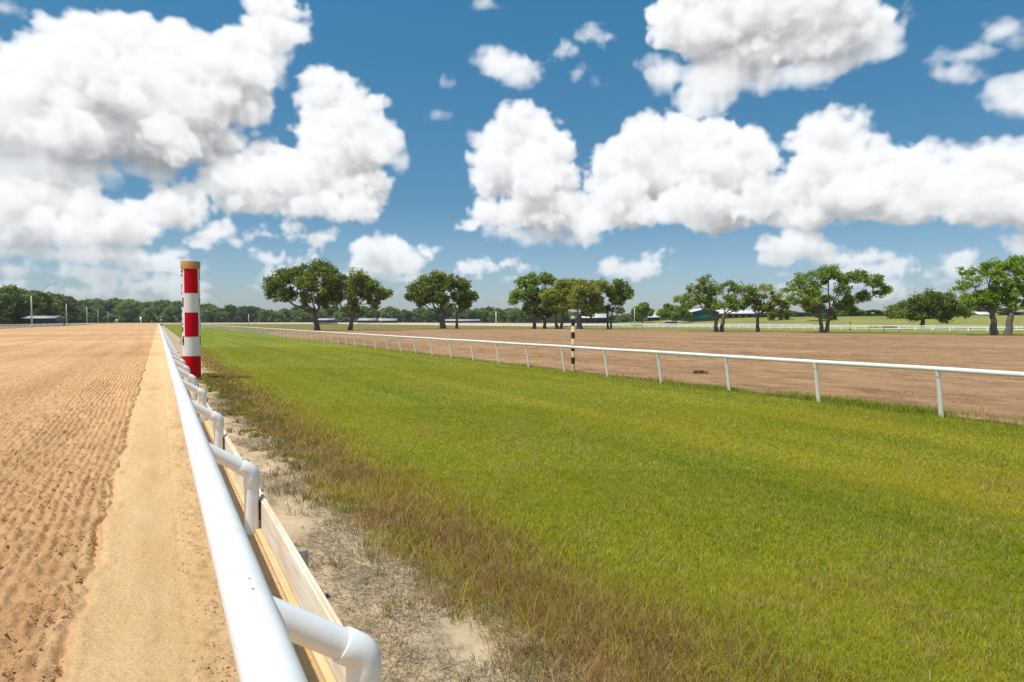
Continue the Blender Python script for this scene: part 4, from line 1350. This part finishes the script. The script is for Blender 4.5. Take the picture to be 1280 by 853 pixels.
def hero(label, bx, by, blobs, fork_y, r0, tone, seed, stems=1, dens=1.0, lean=0.0, Y=None, name='oak_tree', depth_k=0.55, per=36, size=None, flat=0.75, z_off=None):
    rng = np.random.default_rng(seed)
    if Y is None: Y = (EYE - INF) * F / (by - HORIZON)
    k = Y / F
    s_, t_ = st_at(bx, Y)
    z = INF - 0.02 if z_off is None else z_off
    xs = [b[0] for b in blobs]; half = (max(xs) - min(xs)) / 2 * k
    L = []
    xm = (max(xs) + min(xs)) / 2; hw = (max(xs) - min(xs)) / 2; top_y = min(b[1] for b in blobs)
    blobs = blobs + [(xm + rng.uniform(-0.7, 0.7) * hw, fork_y - (fork_y - top_y) * rng.uniform(0.22, 0.45), hw * rng.uniform(0.13, 0.19)) for _ in range(4)]
    for (x, y, r) in blobs:
        cx = (x - bx) * k; cz = EYE + (HORIZON - y) * k - z; cr = r * k
        L.append((cx, rng.uniform(-0.35, 0.15) * half * depth_k * 2, cz, cr))
        if rng.uniform() < 0.75:
            L.append((cx + rng.normal() * cr * 0.3, rng.uniform(-0.5, 0.7) * half * depth_k * 2, cz + rng.normal() * cr * 0.2, cr * rng.uniform(0.75, 1.0)))
        if cz - cr * 1.2 > (EYE + (HORIZON - fork_y) * k - z) * 1.15 and rng.uniform() < 0.6:
            L.append((cx + rng.normal() * cr * 0.4, rng.uniform(-0.5, 0.5) * half * depth_k * 2, cz - cr * rng.uniform(0.7, 1.15), cr * rng.uniform(0.5, 0.75)))
    fh = EYE + (HORIZON - fork_y) * k - z
    sz = size or max(0.26, 1.75 * k * 1.25)
    tm, cm = grow(name, rng, L, fh, r0, stems, per, sz, clump=min(1.05, 6.0 * k), dens=dens * 0.86, tone=tone, flat=flat, lean=(lean * k, 0))
    root = prop(empty(name, P(s_, t_, z)), label, 'tree', 'trees standing about the infield')
    obj('trunk', tm, None, root); obj('crown', cm, None, root)
    return root

hero('tall spreading dark tree with a forked trunk, left one of the touching pair', 397, 413.2, [(345, 356, 13), (360, 347, 14), (378, 340, 13), (398, 336, 14), (415, 345, 14), (385, 356, 14), (405, 362, 12), (340, 368, 8), (362, 366, 9), (420, 360, 10)], 392, 0.62, DARK, 101, lean=-4)
hero('tall spreading dark tree with crooked limbs, right one of the touching pair', 438, 413.2, [(430, 352, 13), (450, 348, 13), (462, 358, 13), (475, 366, 9), (485, 367, 7), (440, 366, 12), (422, 370, 10), (456, 370, 8)], 396, 0.55, DARK, 102, lean=2)
hero('wide dark tree with an open crown standing alone left of centre', 553, 411, [(520, 362, 10), (533, 353, 11), (548, 347, 10), (542, 364, 12), (558, 358, 10), (525, 374, 7), (553, 374, 10), (513, 371, 6)], 390, 0.85, DARK, 103)
hero('slim dark tree close behind the right side of the wide open crowned one', 571, 411, [(567, 350, 8), (577, 357, 10), (586, 367, 8), (593, 371, 5), (572, 370, 9), (581, 378, 6)], 392, 0.42, DARK, 104)
hero('upright dark tree with drooping left limbs beside the olive willowy trees', 668, 411.2, [(648, 368, 9), (655, 355, 11), (670, 350, 11), (685, 350, 9), (665, 366, 9), (643, 376, 6)], 380, 0.48, MID, 105)
hero('low dark tree under the left side of the olive willowy crown', 681, 411.2, [(662, 384, 9), (676, 386, 10), (690, 384, 9), (672, 376, 8)], 398, 0.5, DARK, 106)
hero('olive willowy tree with a twin trunk, left one of the rounded pair', 699, 411.4, [(690, 370, 13), (705, 359, 12), (717, 358, 11), (700, 384, 10), (683, 382, 8), (711, 376, 12)], 392, 0.6, OLIVE, 107, stems=2, dens=1.5)
hero('olive willowy tree with a broad low trunk, right one of the rounded pair', 724, 411.6, [(728, 360, 12), (740, 364, 12), (746, 376, 9), (722, 376, 13), (736, 388, 9), (748, 386, 6)], 394, 0.8, OLIVE, 108, dens=1.5)
hero('slim dark tree with a narrow ragged crown right of the striped pole', 762, 411.4, [(763, 362, 9), (778, 360, 9), (770, 374, 8), (784, 367, 6), (760, 386, 5), (776, 388, 5), (772, 354, 6)], 388, 0.38, DARK, 109, stems=2)
hero('forked dark tree with drooping left branches before the green and brown barns', 899, 415, [(853, 373, 7), (866, 363, 10), (881, 352, 10), (875, 375, 7), (895, 362, 10), (912, 358, 9), (925, 362, 9), (931, 376, 8), (906, 375, 7), (858, 381, 5)], 392, 0.52, MID, 110, stems=2, dens=1.2)
hero('lighter olive tree with a thin trunk beside the forked dark tree', 947, 415, [(940, 367, 8), (955, 361, 9), (966, 370, 8), (980, 381, 8), (946, 380, 7), (963, 384, 7), (975, 392, 5)], 392, 0.34, OLIVE, 111)
hero('broad flat topped green tree with three limbs right of centre', 1031, 416, [(1000, 353, 12), (1017, 345, 12), (1036, 342, 12), (1055, 348, 11), (1075, 345, 10), (1090, 352, 10), (1096, 365, 8), (1080, 370, 9), (1046, 362, 11), (1016, 365, 11), (995, 370, 8), (1061, 374, 8), (986, 361, 7), (1030, 374, 7)], 392, 0.50, MID, 112, stems=2, dens=1.35)
hero('low dense dome shaped dark tree beyond the white fence', 1153, 409.5, [(1125, 386, 11), (1140, 376, 12), (1156, 372, 11), (1175, 375, 12), (1190, 385, 11), (1206, 391, 8), (1155, 388, 13), (1119, 393, 8), (1180, 394, 10), (1138, 393, 9)], 398, 0.62, DARK, 113, dens=1.3, Y=170, z_off=ground_z(*st_at(1153, 170)))
hero('bright yellow green tree with a leaning trunk at the right edge', 1243, 419, [(1213, 353, 13), (1233, 336, 14), (1256, 331, 14), (1225, 370, 12), (1249, 356, 14), (1203, 373, 8), (1240, 380, 10), (1214, 338, 7)], 392, 0.48, BRIGHT, 114, lean=-3, dens=1.3)
hero('bright yellow green tree cut by the right edge of the view', 1259, 419.2, [(1275, 332, 16), (1298, 340, 16), (1272, 352, 14), (1290, 362, 15), (1270, 380, 12), (1310, 352, 14), (1262, 366, 11), (1296, 382, 10)], 390, 0.5, BRIGHT, 115, lean=5, dens=1.3)
hero('small round green tree beyond the far rail behind the slim dark tree', 803, 405, [(796, 389, 7), (804, 385, 7), (811, 390, 6), (803, 392, 7)], 396, 0.35, MID, 116, Y=330, dens=1.3, z_off=ground_z(*st_at(803, 330)))
hero('low bushy green tree left of the green barn', 840, 403, [(828, 392, 7), (838, 386, 8), (850, 388, 7), (842, 394, 8), (856, 394, 5)], 398, 0.4, MID, 117, Y=300, dens=1.5, z_off=ground_z(*st_at(840, 300)))

# one dark weed on the bare field behind the rail
s_, t_ = st_at(876, 24.6)
n = 160; r_ = RNG.uniform(0, 0.22, n) ** 0.8; a_ = RNG.uniform(0, 6.28, n)
v_, q_, tr_, c_ = blades('w', r_ * np.cos(a_), r_ * np.sin(a_), np.full(n, -0.01), RNG.uniform(0.06, 0.20, n), np.full(n, 0.022), RNG.uniform(0.5, 1.5, n), lerp((0.10, 0.075, 0.03), (0.22, 0.17, 0.06), RNG.uniform(0, 1, n)), None)
prop(obj('weed_clump', mesh_np('weed_clump', v_, [q_, tr_], False, c_), M['blade'], None, P(s_, t_, INF - 0.005)), 'dark low weed clump alone on the bare brown field behind the turf rail', 'weed')

# ---- distant trees: a few kinds, each copied with its trunk and crown
def far_kind(seed, h, w, tone, low=0.10):
    rng = np.random.default_rng(seed)
    L = []
    for i in range(11):
        a = rng.uniform(0, 2 * math.pi); rho = math.sqrt(rng.uniform()) * w * 0.36
        z = h * (0.80 - 0.42 * (rho / (w * 0.36)) ** 2 * rng.uniform(0.5, 1.2)) - rng.uniform(0, h * 0.08)
        L.append((rho * math.cos(a), rho * math.sin(a), z, w * rng.uniform(0.13, 0.20)))
    for i in range(9):
        a = rng.uniform(0, 2 * math.pi); rho = w * rng.uniform(0.15, 0.45)
        L.append((rho * math.cos(a), rho * math.sin(a), h * rng.uniform(low, 0.42), w * rng.uniform(0.11, 0.16)))
    return grow('far', rng, L, h * 0.28, 0.5, 1, 16, 0.85, 1.25, 0.55, tone, 0.75)
FARD = ((0.071, 0.102, 0.034), (0.179, 0.218, 0.068))
FARM = ((0.120, 0.176, 0.049), (0.306, 0.367, 0.111))
kinds = [far_kind(201, 15, 15, FARD), far_kind(202, 14, 17, FARM), far_kind(203, 16, 14, FARD), far_kind(204, 13, 16, FARM), far_kind(205, 17, 16, FARD), far_kind(206, 14.5, 13, FARM)]
rng = np.random.default_rng(77)


def far_tree(x, Y, top_y, label, group):
    s_, t_ = st_at(x, Y)
    z = ground_z(s_, t_)
    h = EYE + (HORIZON - top_y) * Y / F - z
    k = int(rng.integers(0, len(kinds)))
    base = (15, 14, 16, 13, 17, 14.5)[k] * 0.97
    root = prop(empty('tree', P(s_, t_, z), rng.uniform(0, 6.28)), label, 'tree', group)
    sc = h / base
    w = max(sc, 0.7) * rng.uniform(0.9, 1.15)
    root.scale = (w, w, sc)
    obj('trunk', kinds[k][0], None, root); obj('crown', kinds[k][1], None, root)


def top_at(x):
    return float(np.interp(x, [-40, 0, 20, 40, 58, 75, 95, 120, 150, 200, 240, 300, 330, 420, 500, 560, 640, 720, 860],
                           [354, 356, 354, 357, 361, 364, 372, 371, 370, 373, 378, 380, 382, 381, 383, 381, 384, 388, 390]))
GL = 'dense dark oak in the bank of trees left of the sand track'
x = -40.0
while x < 205:
    Y = float(np.interp(x, [-40, 40, 60, 100, 130, 205], [265, 300, 360, 540, 650, 660]))
    far_tree(x, Y * rng.uniform(0.98, 1.06), top_at(x) + rng.uniform(-1.5, 5), GL, 'oaks left of the track')
    far_tree(x + rng.uniform(2, 6), Y * rng.uniform(1.12, 1.22), top_at(x) + rng.uniform(0, 5), GL, 'oaks left of the track')
    x += rng.uniform(8.5, 13.5)
GM = 'dark green tree in the long far treeline along the horizon'
x = 200.0
while x < 870:
    Y = float(np.interp(x, [200, 330, 520, 700, 870], [610, 640, 600, 540, 520]))
    far_tree(x, Y * rng.uniform(0.97, 1.05), top_at(x) + rng.uniform(-2, 5), GM, 'trees in the far treeline')
    far_tree(x + rng.uniform(2, 7), Y * rng.uniform(1.10, 1.2), top_at(x) + rng.uniform(-1, 5), GM, 'trees in the far treeline')
    x += rng.uniform(8.5, 13)
GR = 'small dark tree along the top of the far pasture'
x = 965.0
while x < 1310:
    far_tree(x, rng.uniform(330, 400), rng.uniform(381, 390), GR, 'trees along the far pasture')
    x += rng.uniform(8, 17)
for x, Y, ty, lab in ((1025, 262, 378, 'round dark tree alone on the pasture behind the broad flat topped tree'), (975, 285, 382, 'small dark tree on the pasture behind the thin olive tree')):
    far_tree(x, Y, ty, lab, 'trees along the far pasture')

# ================================================================== HAZE
m = bpy.data.materials.new('haze'); m.use_nodes = True
nt = m.node_tree; nt.nodes.remove(nt.nodes['Principled BSDF'])
pv = N(nt, 'ShaderNodeVolumePrincipled'); pv.inputs['Color'].default_value = (0.86, 0.91, 0.97, 1); pv.inputs['Density'].default_value = 0.00010
nt.links.new(pv.outputs[0], nt.nodes['Material Output'].inputs['Volume'])
mb = MB(); mb.box((0, 700, 16.5), (3000, 1900, 41)); prop(mb.build('haze', m), kind='stuff')

# ================================================================== RENDER SETTINGS
SC.view_settings.view_transform = 'Standard'
SC.view_settings.look = 'None'
SC.view_settings.exposure = 0.12
SC.view_settings.gamma = 1.0
SC.view_settings.use_curve_mapping = False
SC.render.engine = 'CYCLES'
cy = SC.cycles
cy.use_denoising = True
cy.max_bounces = 6; cy.diffuse_bounces = 3; cy.glossy_bounces = 2; cy.transmission_bounces = 4; cy.transparent_max_bounces = 6; cy.volume_bounces = 0
cy.sample_clamp_indirect = 6
